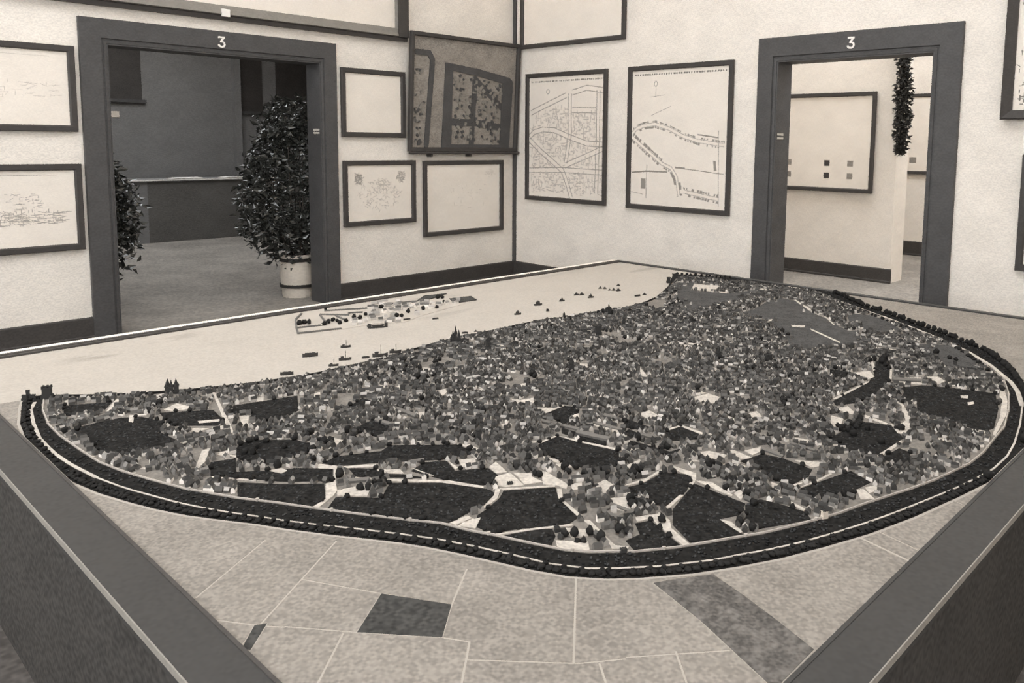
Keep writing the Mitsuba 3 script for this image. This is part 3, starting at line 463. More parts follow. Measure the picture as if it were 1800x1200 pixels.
STRIP=[[(6215,-5256),(6248,-5198),(6297,-5123),(6405,-5153),(6517,-5190),(6614,-5226),(6616,-5369),(6597,-5387),(6386,-5306)]]
PROWS=[[(3021,-3636),(2914,-3500),(2950,-3336),(3027,-3525),(3034,-3622)],[(3111,-3437),(3139,-3278),(3260,-3329),(3248,-3499)]]
SEAMS = [[(5498,-6039),(5352,-5801)],[(5742,-6042),(5488,-5673)],[(5596,-5832),(5781,-5736),(5943,-5649)],[(5971,-6002),(5857,-5875)],[(5524,-6102),(5712,-5981),(5748,-5952)],[(5746,-5951),(5876,-5854),(6018,-5741),(6077,-5707)],[(6019,-5740),(5940,-5649),(5844,-5526)],[(6172,-5809),(6075,-5708)],[(6117,-5750),(6289,-5601),(6349,-5523)],[(6346,-5519),(6488,-5351)],[(6282,-5608),(6064,-5367)],[(6318,-5570),(6376,-5613)],[(6407,-5431),(6506,-5519)],[(6473,-4688),(6644,-4724)],[(6565,-4265),(6664,-4296)],[(6492,-4617),(6635,-4652)]]
LANES = [[(2868,-4363),(2959,-4439),(3004,-4474),(3195,-4569),(3311,-4622),(3375,-4398)],[(3191,-4564),(3227,-4436)],[(2888,-4224),(3001,-3996)],[(2980,-4305),(3173,-4378),(3211,-4391)],[(2962,-4295),(3096,-4184),(3043,-4152),(3084,-4079)],[(3061,-4249),(3225,-4272)],[(2974,-3833),(3016,-3655)],[(3428,-4269),(3464,-4181),(3393,-4124)]]
TREES = [(4718,-5358),(4739,-5337),(4758,-5358),(4855,-5347),(4868,-5333),(4897,-5387),(4888,-5414),(4969,-5453),(4835,-5357),(4670,-5557),(4665,-5525),(4707,-5484),(4732,-5532),(4887,-5534),(4800,-5465),(4754,-5581),(4774,-5561),(4751,-5403),(4920,-5550),(4941,-5561),(5267,-5463),(5284,-5447),(5261,-5412),(5282,-5406),(5297,-5420),(5274,-5385),(5238,-5376),(5234,-5395),(5128,-5439),(5141,-5457),(4453,-4670),(4550,-4719),(4483,-4639),(4470,-4591),(4565,-4647),(4613,-4713),(4591,-4763),(4547,-4694),(4506,-4586),(4430,-4536),(4214,-4554),(4212,-4521),(4206,-4492),(4200,-4568),(4334,-4568),(4307,-4459),(4374,-4494),(4398,-4536),(4281,-4415),(4779,-4280),(4803,-4286),(4453,-4074),(4199,-4031),(5600,-4923),(5625,-4898),(5676,-4916),(5632,-4942),(5681,-4878),(5690,-4851),(5725,-4868),(5820,-4919),(5848,-4938),(5902,-4959),(5931,-4959),(5924,-4980),(5947,-4958),(5951,-4940),(6044,-4997),(5925,-5225),(5907,-5243),(5949,-5190),(5966,-5233),(5954,-5244),(5993,-5195),(6016,-5113),(6001,-5127),(5694,-4721),(5705,-4766),(5777,-4783),(5793,-4818),(5788,-4772),(5697,-4773),(5292,-5043),(5436,-4920),(5438,-4899),(5492,-4994),(5566,-5024),(5585,-5022),(5927,-4591),(5921,-4565),(5950,-4568),(5933,-4632),(5965,-4647),(6055,-4690),(6037,-4637),(6128,-4688),(6173,-4723),(6178,-4625),(6350,-4444),(6342,-4465),(6337,-4484),(6323,-4483),(6046,-4627),(6083,-4663),(6072,-4602),(6097,-4577),(6114,-3892),(6090,-3874),(6104,-3943),(6077,-3908),(6102,-3840),(6151,-3877),(6138,-3971),(6132,-4074),(5752,-3787),(5778,-3786),(5807,-3757),(5840,-3749),(5845,-3795),(5894,-3819),(5792,-3848),(6209,-4859),(6252,-4863),(5462,-3773),(5464,-3742),(5493,-3742),(5477,-3669),(5576,-3962),(5605,-3985),(5671,-3919),(5770,-3820),(5716,-3770),(5680,-3752),(5769,-3770),(5000,-2647),(5023,-2623),(5070,-2625),(5151,-2691),(5207,-2729),(4242,-2421),(4297,-2466),(4554,-2424),(4126,-1573),(4160,-1666),(4172,-1568),(5379,-3511),(5416,-3508),(5427,-3463),(5367,-3240),(4575,-1475),(5212,-3434),(5378,-4381),(5383,-4352),(5412,-4370),(5798,-2871),(5852,-2969),(5883,-3010),(5802,-2827),(5815,-2931),(5939,-2990),(5945,-2948),(6023,-2603),(6055,-2611),(5943,-2561),(5766,-2904),(5761,-2947),(5787,-2593),(5785,-2506),(6240,-3787),(5981,-3907),(6056,-3925),(6074,-3861),(6109,-3872),(6089,-3799),(6243,-3975)]
BOATS = [(3776,-4807,72,64,0),(3742,-4593,50,65,1),(3950,-4722,57,63,1),(3985,-4631,36,63,0),(4011,-4567,74,63,1),(4003,-4473,59,64,1),(4002,-4813,44,63,1),(3983,-5034,56,62,0),(3525,-3867,35,67,0),(3481,-4233,110,67,2),(3431,-4002,41,67,0),(3657,-3148,55,68,3),(3666,-2936,39,68,3),(3772,-3433,44,67,3),(3589,-2713,37,69,4),(3614,-2685,37,69,4),(3719,-2709,45,68,4),(3533,-2399,28,70,4),(3563,-2384,28,70,4),(3627,-2406,23,69,4),(3651,-2389,30,69,4),(3689,-2381,37,69,4),(3552,-2218,29,70,4),(3907,-2436,44,68,0),(3911,-2364,29,68,4),(3923,-3968,35,65,0),(3936,-3902,19,65,4)]
TOWERS = [('gate',3638,-5870,54,34),('gate',3576,-5921,34,13),('gate',3605,-5913,20,20),('gate',3591,-5936,20,18),('spire',3910,-5512,67,23),('spire',3920,-5502,62,18),('spire',3924,-5484,65,21),('gate',3888,-5599,25,18),('spire',4054,-4136,92,17),('spire',4044,-4146,65,17),('spire',4066,-4124,71,14),('spire',4034,-4147,44,14),('gate',4282,-4110,51,23),('spire',4840,-4089,73,23),('gate',4471,-3484,52,31),('spire',4166,-3040,76,17),('spire',4154,-3053,48,24),('gate',4180,-3056,52,24),('spire',4438,-3225,65,19),('spire',5211,-3433,72,22),('gate',5398,-3281,33,33),('gate',3657,-1658,39,35),('gate',3739,-1851,43,25),('gate',5216,-4961,43,17),('spire',5679,-4912,26,14),('gate',6358,-4654,25,17),('gate',6072,-5196,11,17),('spire',5873,-5238,26,15),('gate',3755,-1816,34,30),('spire',4018,-3282,34,13),('gate',3833,-3237,14,14),('spire',5488,-5032,25,10),('gate',5561,-5125,10,17),('spire',5747,-4959,24,13),('spire',5739,-4967,34,12),('gate',5693,-4996,17,15),('spire',5717,-4563,27,15),('spire',5970,-4656,21,14)]
HALLS = [((5240,-4667),(5324,-4653),14),((5329,-4649),(5401,-4634),13),((5424,-4667),(5540,-4638),18),((5375,-4545),(5507,-4529),12),((5367,-4455),(5443,-4453),15),((5585,-4518),(5661,-4507),14),((4794,-5097),(4870,-5086),15),((4874,-5082),(4874,-5007),15),((4750,-4972),(4867,-4969),16),((5884,-5068),(5948,-5071),13),((5948,-5071),(5949,-5011),13),((5879,-5017),(5940,-5013),11),((5885,-5059),(5882,-5021),11),((5200,-5458),(5229,-5414),14),((5978,-4328),(6052,-4335),10),((5972,-3179),(6063,-3119),17),((6016,-4208),(6114,-4212),10),((6035,-3436),(6092,-3436),11),((5649,-2645),(5776,-2604),11),((5156,-4964),(5205,-4973),14),((4989,-5383),(4942,-5306),10),((5207,-5243),(5222,-5203),12)]

# ---------------------------------------------------------------- the display table
TZ = 0.60
TX0, TX1, TY0, TY1 = 2.80, 6.628, -6.054, -1.305           # inside of the rails
tb = thing('display_table', 'large low table with grey painted rails carrying the relief model of a walled town', 'table')
add('table_board', bx(TX0 - .10, TX1 + .10, TY0 - .10, TY1 + .03, TZ - .05, TZ - .004), 'board', tb)
def plank(pts, z0, z1): return prism(Polygon(pts), z0, z1)
RW_ = .116
add('rail', plank([(TX0 - .1, TY0), (TX1, TY0), (TX1 + RW_, TY0 - RW_), (TX0 - .1, TY0 - RW_)], TZ - .03, TZ + .004), 'rail_paint', tb)
add('rail', plank([(TX1, TY0), (TX1, TY1 + .05), (TX1 + RW_, TY1 + .05), (TX1 + RW_, TY0 - RW_)], TZ - .03, TZ + .004), 'rail_paint', tb)
add('rail_bead', bx(TX0, TX1 + .004, TY0 - .001, TY0 + .008, TZ - .01, TZ + .007), 'frame_black', tb)
add('rail_bead', bx(TX1 - .006, TX1 + .004, TY0, TY1, TZ - .01, TZ + .006), 'rail_paint', tb)
add('rail_edge', bx(TX0 - .1, TX1 + RW_ + .003, TY0 - RW_ - .003, TY0 - RW_, TZ - .012, TZ + .0055), 'frame_grey', tb)
add('rail_edge', bx(TX1 + RW_, TX1 + RW_ + .003, TY0 - RW_, TY1 + .05, TZ - .012, TZ + .0055), 'frame_grey', tb)
add('back_rail', bx(TX0 - .125, TX0 - .06, TY0 - .10, TY1 + .05, TZ - .03, TZ + .006), 'rail_light', tb, label='pale outer edge strip')
add('back_rail', bx(TX0 - .06, TX0 - .035, TY0 - .10, TY1 + .05, TZ - .03, TZ + .010), 'frame_black', tb)
add('back_rail', bx(TX0 - .035, TX0 - .012, TY0 - .10, TY1 + .05, TZ - .03, TZ + .004), 'rail_light', tb)
add('back_rail', bx(TX0 - .012, TX0 + .004, TY0 - .10, TY1 + .05, TZ - .03, TZ + .010), 'frame_black', tb)
add('back_rail', bx(TX0 - .06, TX1 + RW_, TY1, TY1 + .05, TZ - .03, TZ + .010), 'rail_paint', tb)
for (a, b, c, d) in ((TX0 - .11, TX1 + .11, TY0 - .112, TY0 - .10), (TX1 + .10, TX1 + .112, TY0 - .112, TY1 + .045), (TX0 - .122, TX0 - .11, TY0 - .112, TY1 + .045), (TX0 - .11, TX1 + .11, TY1 + .033, TY1 + .045)):
    add('skirt', bx(a, b, c, d, 0.0, TZ - .03), 'skirt_cloth', tb)

# ---------------------------------------------------------------- the relief model
cm = thing('city_model', 'pale and grey relief model of a walled river town spread over the whole table', 'scale model')
inner = sbox(TX0 + .004, TY0 + .008, TX1 - .006, TY1)
bank, out_, road, wall = line(BANK), line(OUT), line(ROAD), line(WALL)
city = Polygon(list(out_.coords) + list(bank.coords)).buffer(0).intersection(sbox(TX0, TY0 + .014, TX1 - .012, TY1 - .004))
wl = list(wall.coords)
walled = Polygon(wl + list(bank.coords)[1:-1]).buffer(0).intersection(city)
b0 = list(bank.coords)
river = Polygon([(TX0, TY1), (TX0, TY0), (3.56, TY0), (3.585, -5.93)] + b0[::-1] + [(b0[0][0] + .03, TY1)]).buffer(0).intersection(inner).difference(city)
land = inner.difference(city.union(river))
add('river', prism(river, TZ - .004, TZ), 'river_paint', cm, label='pale painted river')
add('base_board', prism(inner.buffer(-.001).difference(river), TZ - .004, TZ + .0006), 'board', cm)
# fields outside the moat: thin plates with open seams between them
halo = city.buffer(.010)
cuts = []
for s in SEAMS:
    p = np.array(s) / 1000.; d0 = p[0] - p[1]; d1 = p[-1] - p[-2]
    cuts.append(LineString(p).buffer(.0024 if s is not SEAMS[13] else .0045, cap_style=2))
patches = [poly(q) for q in PATCHES]; stripp = poly(STRIP[0]).intersection(inner)
plates = land.difference(unary_union([halo.buffer(.0)] + cuts + [p.buffer(.002) for p in patches] + [stripp.buffer(.002)]))
for g in sorted(plates.geoms, key=lambda g: -g.area):
    if g.area > 2e-4: add('field_plate', prism(g, TZ, TZ + .0012), 'land', cm)
for p in patches: add('dark_field', prism(p.difference(halo), TZ, TZ + .0016), 'field_dark', cm, label='small dark rectangular field')
add('ploughed_field', prism(stripp.difference(halo), TZ, TZ + .0016), 'field_ploughed', cm, label='speckled dark strip of field')

# town ground, moat ring, roads, wall
add('town_ground', prism(walled.buffer(.004), TZ - .001, TZ + .004), 'city_ground', cm)
add('moat', prism(city.difference(walled.buffer(.004)), TZ - .001, TZ + .003), 'moat', cm, label='dark planted moat belt around the town')
def band(l, w): return l.buffer(w / 2, cap_style=2)
rb = unary_union([band(LineString(road.coords[:9]), .012), band(LineString(road.coords[8:44]), .0065), band(LineString(road.coords[42:50]), .020), band(LineString(road.coords[49:-5]), .007), band(LineString(road.coords[-6:]), .020)]).intersection(city)
add('moat_road', prism(rb, TZ + .003, TZ + .0045), 'plaza', cm)
wallp = wall.buffer(.0017, cap_style=2).intersection(city)
add('town_wall', prism(wallp, TZ + .003, TZ + .008), 'town_wall', cm)
for s in np.arange(.1, wall.length, .24):
    p = wall.interpolate(s)
    if city.buffer(-.012).contains(p):
        t = trimesh.creation.cylinder(.005, .008, sections=10); t.apply_translation([p.x, p.y, TZ + .007]); add('wall_tower', t, 'town_wall', cm)
add('quay_wall', prism(bank.buffer(.004, cap_style=2).intersection(inner), TZ - .001, TZ + .012), 'moss', cm, label='dark river wall')

gardens = [poly(q).intersection(walled.buffer(-.004)) for q in GARDENS]; fields = [poly(q).intersection(walled.buffer(-.004)) for q in FIELDS]
plazas = [poly(q).intersection(walled.buffer(-.003)) for q in PLAZAS]
G_all, F_all, P_all = unary_union(gardens), unary_union(fields), unary_union(plazas)
for p in gardens:
    p = p.difference(P_all)
    m = prism(p, TZ + .003, TZ + .0055) if p.area > 0 else None
    if m is not None: add('garden', m, 'garden', cm)
for p in fields:
    m = prism(p.difference(P_all.union(G_all)), TZ + .003, TZ + .005)
    if m is not None: add('meadow', m, 'field', cm)
for p in plazas:
    m = prism(p, TZ + .003, TZ + .0065) if p.area > 0 else None
    if m is not None: add('open_ground', m, 'plaza', cm)

# ---- houses
def houses(cx, cy, L, Wd, h, hr, ang, cw, cr, base=TZ + .003):
    """gabled houses: (vertices, faces, colours) of the walls and of the roofs, (n, k, 3)"""
    n = len(cx); c, s = np.cos(ang)[:, None], np.sin(ang)[:, None]
    def at(x, y, z):
        x, y = x * L[:, None] / 2, y * Wd[:, None] / 2
        return np.stack([cx[:, None] + c * x - s * y, cy[:, None] + s * x + c * y, np.broadcast_to(z, x.shape)], -1)
    X = np.array([[-1, 1, 1, -1]]) * np.ones((n, 1)); Y = np.array([[-1, -1, 1, 1]]) * np.ones((n, 1))
    lo = at(X, Y, np.full((n, 4), base)); hi = at(X, Y, (base + h)[:, None] + np.zeros((n, 4)))
    rx = np.array([[-1., 1.]]) * np.ones((n, 1)); rg = at(rx, rx * 0, (base + h + hr)[:, None] + np.zeros((n, 2)))
    WV = np.concatenate([lo, hi, rg], 1)
    WF = np.array([[0, 1, 5], [0, 5, 4], [1, 2, 6], [1, 6, 5], [2, 3, 7], [2, 7, 6], [3, 0, 4], [3, 4, 7], [5, 6, 9], [7, 4, 8]])
    ov, e = 1.10, 1.04
    eav = at(X * e, Y * ov, (base + h - hr * .1)[:, None] + np.zeros((n, 4))); rg2 = at(rx * e, rx * 0, (base + h + hr + .0006)[:, None] + np.zeros((n, 2)))
    RV = np.concatenate([eav, rg2], 1); RF = np.array([[0, 1, 5], [0, 5, 4], [2, 3, 4], [2, 4, 5]])
    return (WV, WF, np.repeat(cw[:, None], 10, 1)), (RV, RF, np.repeat(cr[:, None], 6, 1))
def pack(part, idx):
    V, F, C = part; n, k = len(idx), V.shape[1]
    return trimesh.Trimesh(V[idx].reshape(-1, 3), (F[None] + k * np.arange(n)[:, None, None]).reshape(-1, 3), process=False), C[idx].reshape(-1, 3)
def tint(lo, hi, n): 
    v = rng.uniform(lo, hi, n); return lin(np.stack([v * 1.02, v * .99, v * .955], 1).reshape(-1)).reshape(-1, 3)

# quarters with their own street direction; houses stand in rows inside each
seeds = rng.uniform([3.4, -6.1], [6.7, -1.2], (420, 2)); sdir = rng.normal(.75, .5, 420) + rng.choice([0, np.pi / 2], 420)
gx_, gy_ = np.meshgrid(np.arange(-.2, .2, .0235), np.arange(-.2, .2, .0205))
cand = []
from scipy.spatial import cKDTree
tree_s = cKDTree(seeds)
for i, (sx, sy) in enumerate(seeds):
    c, s = math.cos(sdir[i]), math.sin(sdir[i]); px_ = gx_.ravel() + rng.normal(0, .002, gx_.size); py_ = gy_.ravel() + rng.normal(0, .0016, gx_.size)
    q = np.stack([sx + c * px_ - s * py_, sy + s * px_ + c * py_], 1)
    d, j = tree_s.query(q, k=2)
    ok = (j[:, 0] == i) & (d[:, 1] - d[:, 0] > .010)
    q = q[ok]; row = (np.round((gy_.ravel()[ok]) / .0205)).astype(int)
    cand.append(np.column_stack([q, np.full(len(q), sdir[i]), row]))
cand = np.concatenate(cand)
free = walled.buffer(-.012).difference(unary_union([G_all.buffer(.006), F_all.buffer(.006), P_all.buffer(.007)]))
hall_foot = unary_union([LineString(np.array([a, b]) / 1000.).buffer(w / 2000. + .006) for a, b, w in HALLS])
tower_foot = unary_union([Point(x / 1000., y / 1000.).buffer(w / 1500. + .006) for _, x, y, h, w in TOWERS])
free = free.difference(hall_foot.union(tower_foot)); shapely.prepare(free)
cand = cand[shapely.contains_xy(free, cand[:, 0], cand[:, 1]) & (rng.uniform(size=len(cand)) < .86)]
# scattered farm houses at the edges of the meadows
extra = rng.uniform([3.4, -6.1], [6.7, -1.2], (4200, 2)); edge = F_all.difference(F_all.buffer(-.06)).buffer(-.006); shapely.prepare(edge)
extra = extra[shapely.contains_xy(edge, extra[:, 0], extra[:, 1])][::3]
cand = np.concatenate([cand, np.column_stack([extra, rng.uniform(0, 3.1, len(extra)), np.zeros(len(extra))])])
cand = cand[np.argsort(np.hypot(cand[:, 0] - EYE[0], cand[:, 1] - EYE[1]))]
n = len(cand)
ang = cand[:, 2] + rng.choice([0, np.pi / 2], n, p=[.7, .3]) + rng.normal(0, .12, n)
Lh, Wh = rng.uniform(.014, .025, n), rng.uniform(.0105, .016, n)
hw, hr_ = rng.uniform(.008, .015, n), Wh * rng.uniform(.45, .75, n)
cw, cr = tint(55, 115, n), tint(40, 92, n); brt = rng.uniform(size=n) < .36; cw[brt] = tint(140, 225, brt.sum())
palr = rng.uniform(size=n) < .08; cr[palr] = tint(115, 170, palr.sum())
walls_, roofs_ = houses(cand[:, 0], cand[:, 1], Lh, Wh, hw, hr_, ang, cw, cr)
for i in range(min(300, n)):
    m, c = pack(walls_, [i]); k = add('house', m, 'tinted', cm, color=c)
    m, c = pack(roofs_, [i]); add('roof', m, 'tinted', k, color=c)
m, c = pack(walls_, np.arange(300, n)); k = add('distant_houses', m, 'tinted', cm, color=c, kind='stuff')
m, c = pack(roofs_, np.arange(300, n)); add('roofs', m, 'tinted', k, color=c, kind='stuff')
print('houses', n)

# ---- long halls and convent wings
for a, b, w in HALLS:
    a, b = np.array(a) / 1000., np.array(b) / 1000.; d = b - a; l = np.hypot(*d); w = w / 1000.
    one = np.array([1.0]); cc = (a + b) / 2
    wp, rp = houses(cc[:1], cc[1:], one * (l + w * .6), one * w, one * w * .65, one * w * .38, one * math.atan2(d[1], d[0]), lin(96, 93, 90)[None], lin(105, 101, 96)[None])
    m, c = pack(wp, [0]); k = add('hall', m, 'tinted', cm, color=c); m, c = pack(rp, [0]); add('roof', m, 'tinted', k, color=c)

# ---- towers and spires
def tower(kind, x, y, h, w):
    z = TZ + .003; r = w / 2
    if kind == 'spire':
        sh = h * .52; t = cat(bx(-r * .8, r * .8, -r * .8, r * .8, 0, sh), bx(-r * 1.0, r * 1.0, -r * 1.0, r * 1.0, sh * .92, sh))
        nave = bx(-r, r * 1.0 + w * 1.2, -r * .8, r * .8, 0, h * .22)
        cone = trimesh.creation.cone(r * .95, h - sh, sections=8); cone.apply_translation([0, 0, sh])
        pin = [trimesh.creation.cone(r * .22, h * .16, sections=5) for _ in range(4)]
        for p, (i, j) in zip(pin, ((1, 1), (1, -1), (-1, 1), (-1, -1))): p.apply_translation([i * r * .75, j * r * .75, sh])
        body, top = cat(t, nave), cat(cone, pin)
    else:
        body = cat(bx(-r * .9, r * .9, -r * .7, r * .7, 0, h * .86), bx(-r, r, -r * .8, r * .8, h * .80, h * .88), bx(-r * 1.25, r * 1.25, -r * .55, r * .55, 0, h * .35))
        mer = [bx(i * r * .8 - r * .2, i * r * .8 + r * .2, j * r * .62 - r * .15, j * r * .62 + r * .15, h * .88, h) for i in (-1, 0, 1) for j in (-1, 1)]
        top = cat(mer, bx(-r * .6, r * .6, -r * .45, r * .45, h * .88, h * .97))
    a = math.radians(62)
    for q in (body, top): q.apply_transform(trimesh.transformations.rotation_matrix(a, [0, 0, 1])); q.apply_translation([x, y, z])
    return body, top
TOWER_TINT = {'dark': (70, 68, 66), 'grey': (104, 101, 98)}
for i, (kind, x, y, h, w) in enumerate(TOWERS):
    body, top = tower(kind, x / 1000., y / 1000., h / 1000., w / 1000.)
    col = (52, 51, 50) if i != 25 else (190, 180, 168)
    k = add('church_tower' if kind == 'spire' else 'gate_tower', body, 'tinted', cm, color=np.tile(lin(*col), (len(body.vertices), 1)))
    add('spire' if kind == 'spire' else 'battlement', top, 'tinted', k, color=np.tile(lin(46, 45, 44), (len(top.vertices), 1)))

# ---- trees
def tree_mesh(r, h, seed):
    g = np.random.default_rng(seed); m = trimesh.creation.icosphere(1, 1.0); v = m.vertices.copy(); v *= (1 + .22 * g.normal(size=(len(v), 1)).clip(-1.2, 1.2))
    v[:, 0] *= r; v[:, 1] *= r; v[:, 2] = (v[:, 2] * .5 + .5) * h; return trimesh.Trimesh(v, m.faces, process=False)
protos = [tree_mesh(1, 1, s) for s in range(8)]
spots = []
def along(l, step, off, r0, r1, h0, h1, s0=0, s1=None, jit=.004):
    for s in np.arange(s0, s1 or l.length, step):
        s += rng.normal(0, jit); p, q = l.interpolate(s), l.interpolate(s + .01); d = np.array([q.x - p.x, q.y - p.y]); d /= np.hypot(*d) + 1e-9
        x, y = p.x - d[1] * off, p.y + d[0] * off; r = rng.uniform(r0, r1); spots.append((x, y, r, rng.uniform(h0, h1)))
ring_line = city.exterior
OL = LineString(list(out_.coords))
cf = [OL.project(Point(*OL.coords[k])) for k in (1, 32, 49, 53)]
along(OL, .021, .010, .008, .0105, .010, .014, cf[0], cf[1])            # front bank, outer row
along(OL, .046, .024, .007, .009, .010, .016, cf[0] + .1, cf[1], .006)   # front bank, row beside the road
along(OL, .048, .012, .012, .017, .024, .036, cf[1], cf[2], .008)
along(OL, .040, .012, .009, .012, .016, .022, cf[2], cf[3], .008)            # right and back bank, round trees
along(OL, .036, .006, .008, .012, .016, .022, cf[3], OL.length)
along(LineString(wl[36:]), .05, .022, .008, .014, .012, .022, 0, None, .02)
inb = city.buffer(-.006)
spots = [s for s in spots if inb.contains(Point(s[0], s[1]))]
for x, y in TREES: 
    r = rng.uniform(.008, .014); spots.append((x / 1000., y / 1000., r, r * rng.uniform(1.7, 2.6)))
tw = rng.uniform([3.4, -6.1], [6.7, -1.2], (1500, 2)); tw = tw[shapely.contains_xy(free, tw[:, 0], tw[:, 1])]
for x, y in tw[meshkit.noise(np.column_stack([tw * 3.5, tw[:, 0] * 0]), 4) > .52][:330]:      # trees between the houses
    r = rng.uniform(.007, .012); spots.append((x, y, r, r * rng.uniform(1.8, 2.8)))

for g in gardens:                                               # orchard trees along garden edges
    if g.area > .004 and g.geom_type == 'Polygon':
        l = LineString(g.exterior.coords)
        for s in np.arange(0, l.length, .05):
            if rng.uniform() < .35: p = l.interpolate(s); r = rng.uniform(.006, .010); spots.append((p.x, p.y, r, r * 2))
q = np.stack([np.array([s[0] for s in spots]), np.array([s[1] for s in spots])], 1)
spots = [s for s in spots if walled.buffer(-.004).contains(Point(s[0], s[1])) or inb.contains(Point(s[0], s[1]))]
spots.sort(key=lambda s: math.hypot(s[0] - EYE[0], s[1] - EYE[1]))
rest = []
for i, (x, y, r, h) in enumerate(spots):
    m = protos[i % 8].copy(); m.vertices *= [r, r, h]; m.apply_translation([x, y, TZ + .002])
    if i < 300: add('tree', m, 'moss', cm, smooth=True)
    else: rest.append(m)
add('distant_trees', cat(rest), 'moss', cm, smooth=True, kind='stuff')
# tufts of moss in the gardens and in the moat
tq = rng.uniform([3.4, -6.1], [6.7, -1.2], (60000, 2)); moss_area = G_all.difference(P_all).buffer(-.004).union(city.difference(walled.buffer(.008)).difference(rb.buffer(.006)).buffer(-.004)); shapely.prepare(moss_area)
tq = tq[shapely.contains_xy(moss_area, tq[:, 0], tq[:, 1])][:7000]
ic = trimesh.creation.icosphere(0, 1.0); tv = np.array(ic.vertices); rr_ = rng.uniform(.0022, .0052, len(tq))
V = tv[None] * rr_[:, None, None] * (1 + .25 * rng.normal(size=(len(tq), len(tv), 1))) * [1, 1, .8] + np.column_stack([tq, np.full(len(tq), TZ + .005)])[:, None]
add('moss_tufts', trimesh.Trimesh(V.reshape(-1, 3), (np.array(ic.faces)[None] + len(tv) * np.arange(len(tq))[:, None, None]).reshape(-1, 3), process=False), 'tinted', cm, smooth=True, kind='stuff', color=np.repeat(lin(np.repeat(rng.uniform(24, 62, len(tq)), 3)).reshape(-1, 3), len(tv), 0))
print('trees', len(spots), 'tufts', len(tq))

# ---- river island
isl = poly(ISLAND)
ik = add('island', prism(isl, TZ - .002, TZ + .002), 'island_ground', cm, label='flat pale river island with walls, trees and small houses')
for q in LANES: add('island_wall', prism(line(q).buffer(.0045, cap_style=2), TZ + .001, TZ + .010), 'dark_wood', ik)
for q in PROWS: add('island_spit', prism(poly(q), TZ + .001, TZ + .008), 'field_dark', ik)
for j, (x, y) in enumerate(ITREES):
    m = protos[j % 8].copy(); r = rng.uniform(.010, .015); m.vertices *= [r, r, r * 2]; m.apply_translation([x / 1000., y / 1000., TZ + .001]); add('tree', m, 'moss', ik, smooth=True)
ih = np.array(IHOUSE) / 1000.; hullp = LineString(ih).convex_hull; more = rng.uniform(ih.min(0), ih.max(0), (90, 2)); ih = np.vstack([ih, [q for q in more if hullp.contains(Point(q))][:26]]); nh = len(ih); e = np.ones(nh)
wp, rp = houses(ih[:, 0], ih[:, 1], e * rng.uniform(.022, .036, nh), e * .018, e * rng.uniform(.010, .02, nh), e * .011, rng.uniform(.6, 1.7, nh), tint(150, 235, nh), tint(80, 190, nh), base=TZ + .001)
for j in range(nh):
    m = trimesh.Trimesh(np.vstack([wp[0][j], rp[0][j]]), np.vstack([wp[1], rp[1] + 10]), process=False); add('house', m, 'tinted', ik, color=np.vstack([wp[2][j], rp[2][j]]))

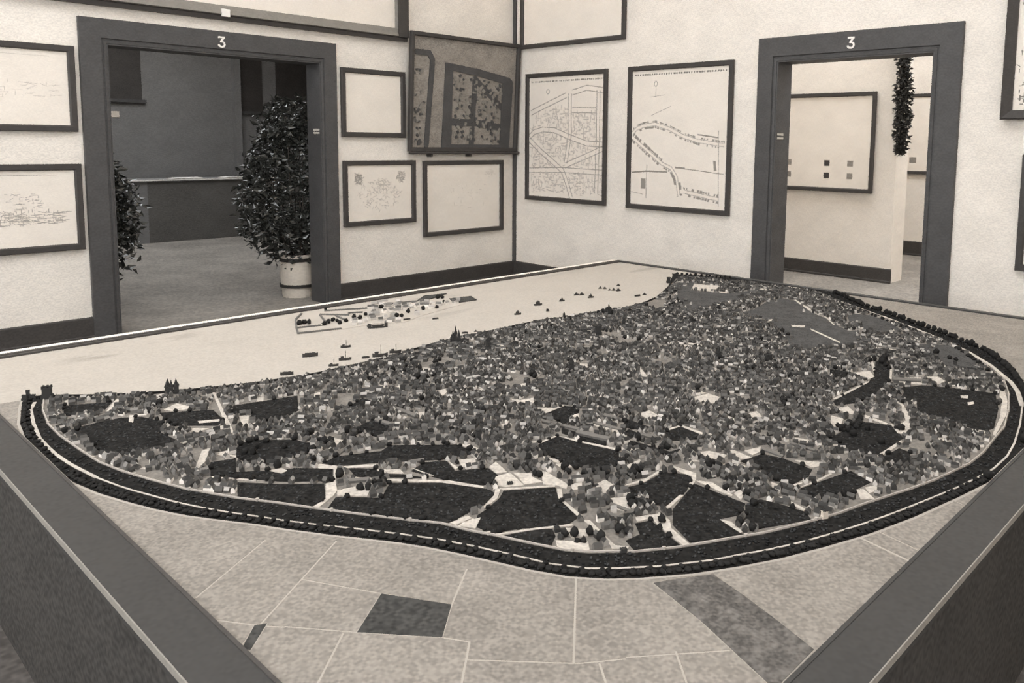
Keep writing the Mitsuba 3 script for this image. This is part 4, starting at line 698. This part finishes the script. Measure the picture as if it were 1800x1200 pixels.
# ---- boats on the river
def boat(x, y, l, a, kind):
    l = max(l, 14) / 1000.; w = l * .24; s = np.linspace(-1, 1, 9); V, F = [], []
    for t in s:
        hw_ = w / 2 * (1 - abs(t) ** 2.6 * .85); sh = l * (.17 + .08 * t * t)
        V += [(t * l / 2, -hw_ * .55, 0), (t * l / 2, -hw_, sh), (t * l / 2, -hw_ * .7, sh), (t * l / 2, 0, sh * .6), (t * l / 2, hw_ * .7, sh), (t * l / 2, hw_, sh), (t * l / 2, hw_ * .55, 0)]
    for i in range(8):
        for j in range(6): p = 7 * i + j; F += [(p, p + 7, p + 8), (p, p + 8, p + 1)]
    F += [(0, j, j + 1) for j in range(1, 6)] + [(56, 56 + j + 1, 56 + j) for j in range(1, 6)]
    hull = trimesh.Trimesh(np.array(V), np.array(F), process=False); R = trimesh.transformations.rotation_matrix(math.radians(a), [0, 0, 1])
    parts = [('hull', hull)]
    if kind in (1,):
        parts.append(('mast', trimesh.creation.cylinder(.0011, l * .75, sections=6).apply_translation([l * .05, 0, l * .42])))
        parts.append(('deck_house', bx(-l * .35, -l * .1, -w * .28, w * .28, l * .1, l * .34)))
    if kind in (0, 2): parts.append(('deck_cover', bx(-l * .33, l * .33, -w * .32, w * .32, l * .1, l * .26)))
    if kind in (3, 4):
        parts.append(('mill_house', cat(bx(-l * .25, l * .2, -w * .4, w * .4, l * .1, l * .46), trimesh.creation.cone(w * .5, l * .2, sections=4).apply_translation([0, 0, l * .46]))))
    for _, m in parts: m.apply_transform(R); m.apply_translation([x / 1000., y / 1000., TZ + .0002])
    return parts
BLAB = ['dark flat barge, alone on open river at the left of the other boats', 'small masted boat, farthest out from the quay on open river', 'masted boat just below another masted boat near the quay',
        'small dark boat without mast between the masted boats at the quay', 'longest masted boat, moored at the quay of the town', 'masted boat at the quay, nearest to the tall church spires', 'masted boat at the quay right of the flat moored barge',
        'dark flat barge moored at the quay, leftmost of all boats', 'tiny dark boat in open water off the right half of the island', 'big barge with pale deck alongside the near bank of the island', 'small dark boat alongside the island, right of the big barge',
        'dark mill boat in mid river, middle one of three spaced in a line', 'dark mill boat in mid river, right one of three spaced in a line', 'dark mill boat in mid river, left one of three spaced in a line',
        'left boat of the close trio at the far part of the river', 'middle boat of the close trio at the far part of the river', 'right boat of the close trio at the far part of the river',
        'leftmost boat of the farthest row of tiny boats', 'second boat from the left in the farthest row of tiny boats', 'third boat from the left in the farthest row of tiny boats', 'fourth boat from the left in the farthest row of tiny boats', 'rightmost boat of the farthest row of tiny boats', 'tiny boat alone just above the farthest row',
        'small flat boat near the upper bend of the river bank', 'tiny mill boat at the bend of the river bank', 'dark boat at the bank right of the tall church spires', 'tiny mill boat by the bank, right of the church spires']
for i, (x, y, l, a, kd) in enumerate(BOATS):
    lab = BLAB[i]
    k = thing('mill_boat' if kd in (3, 4) else 'boat', lab, 'boat', 'boats on the model river')
    for nm, m in boat(x, y, l, a, kd): add(nm, m, 'boat_black' if not (kd == 2 and nm == 'deck_cover') else 'plaza', k)
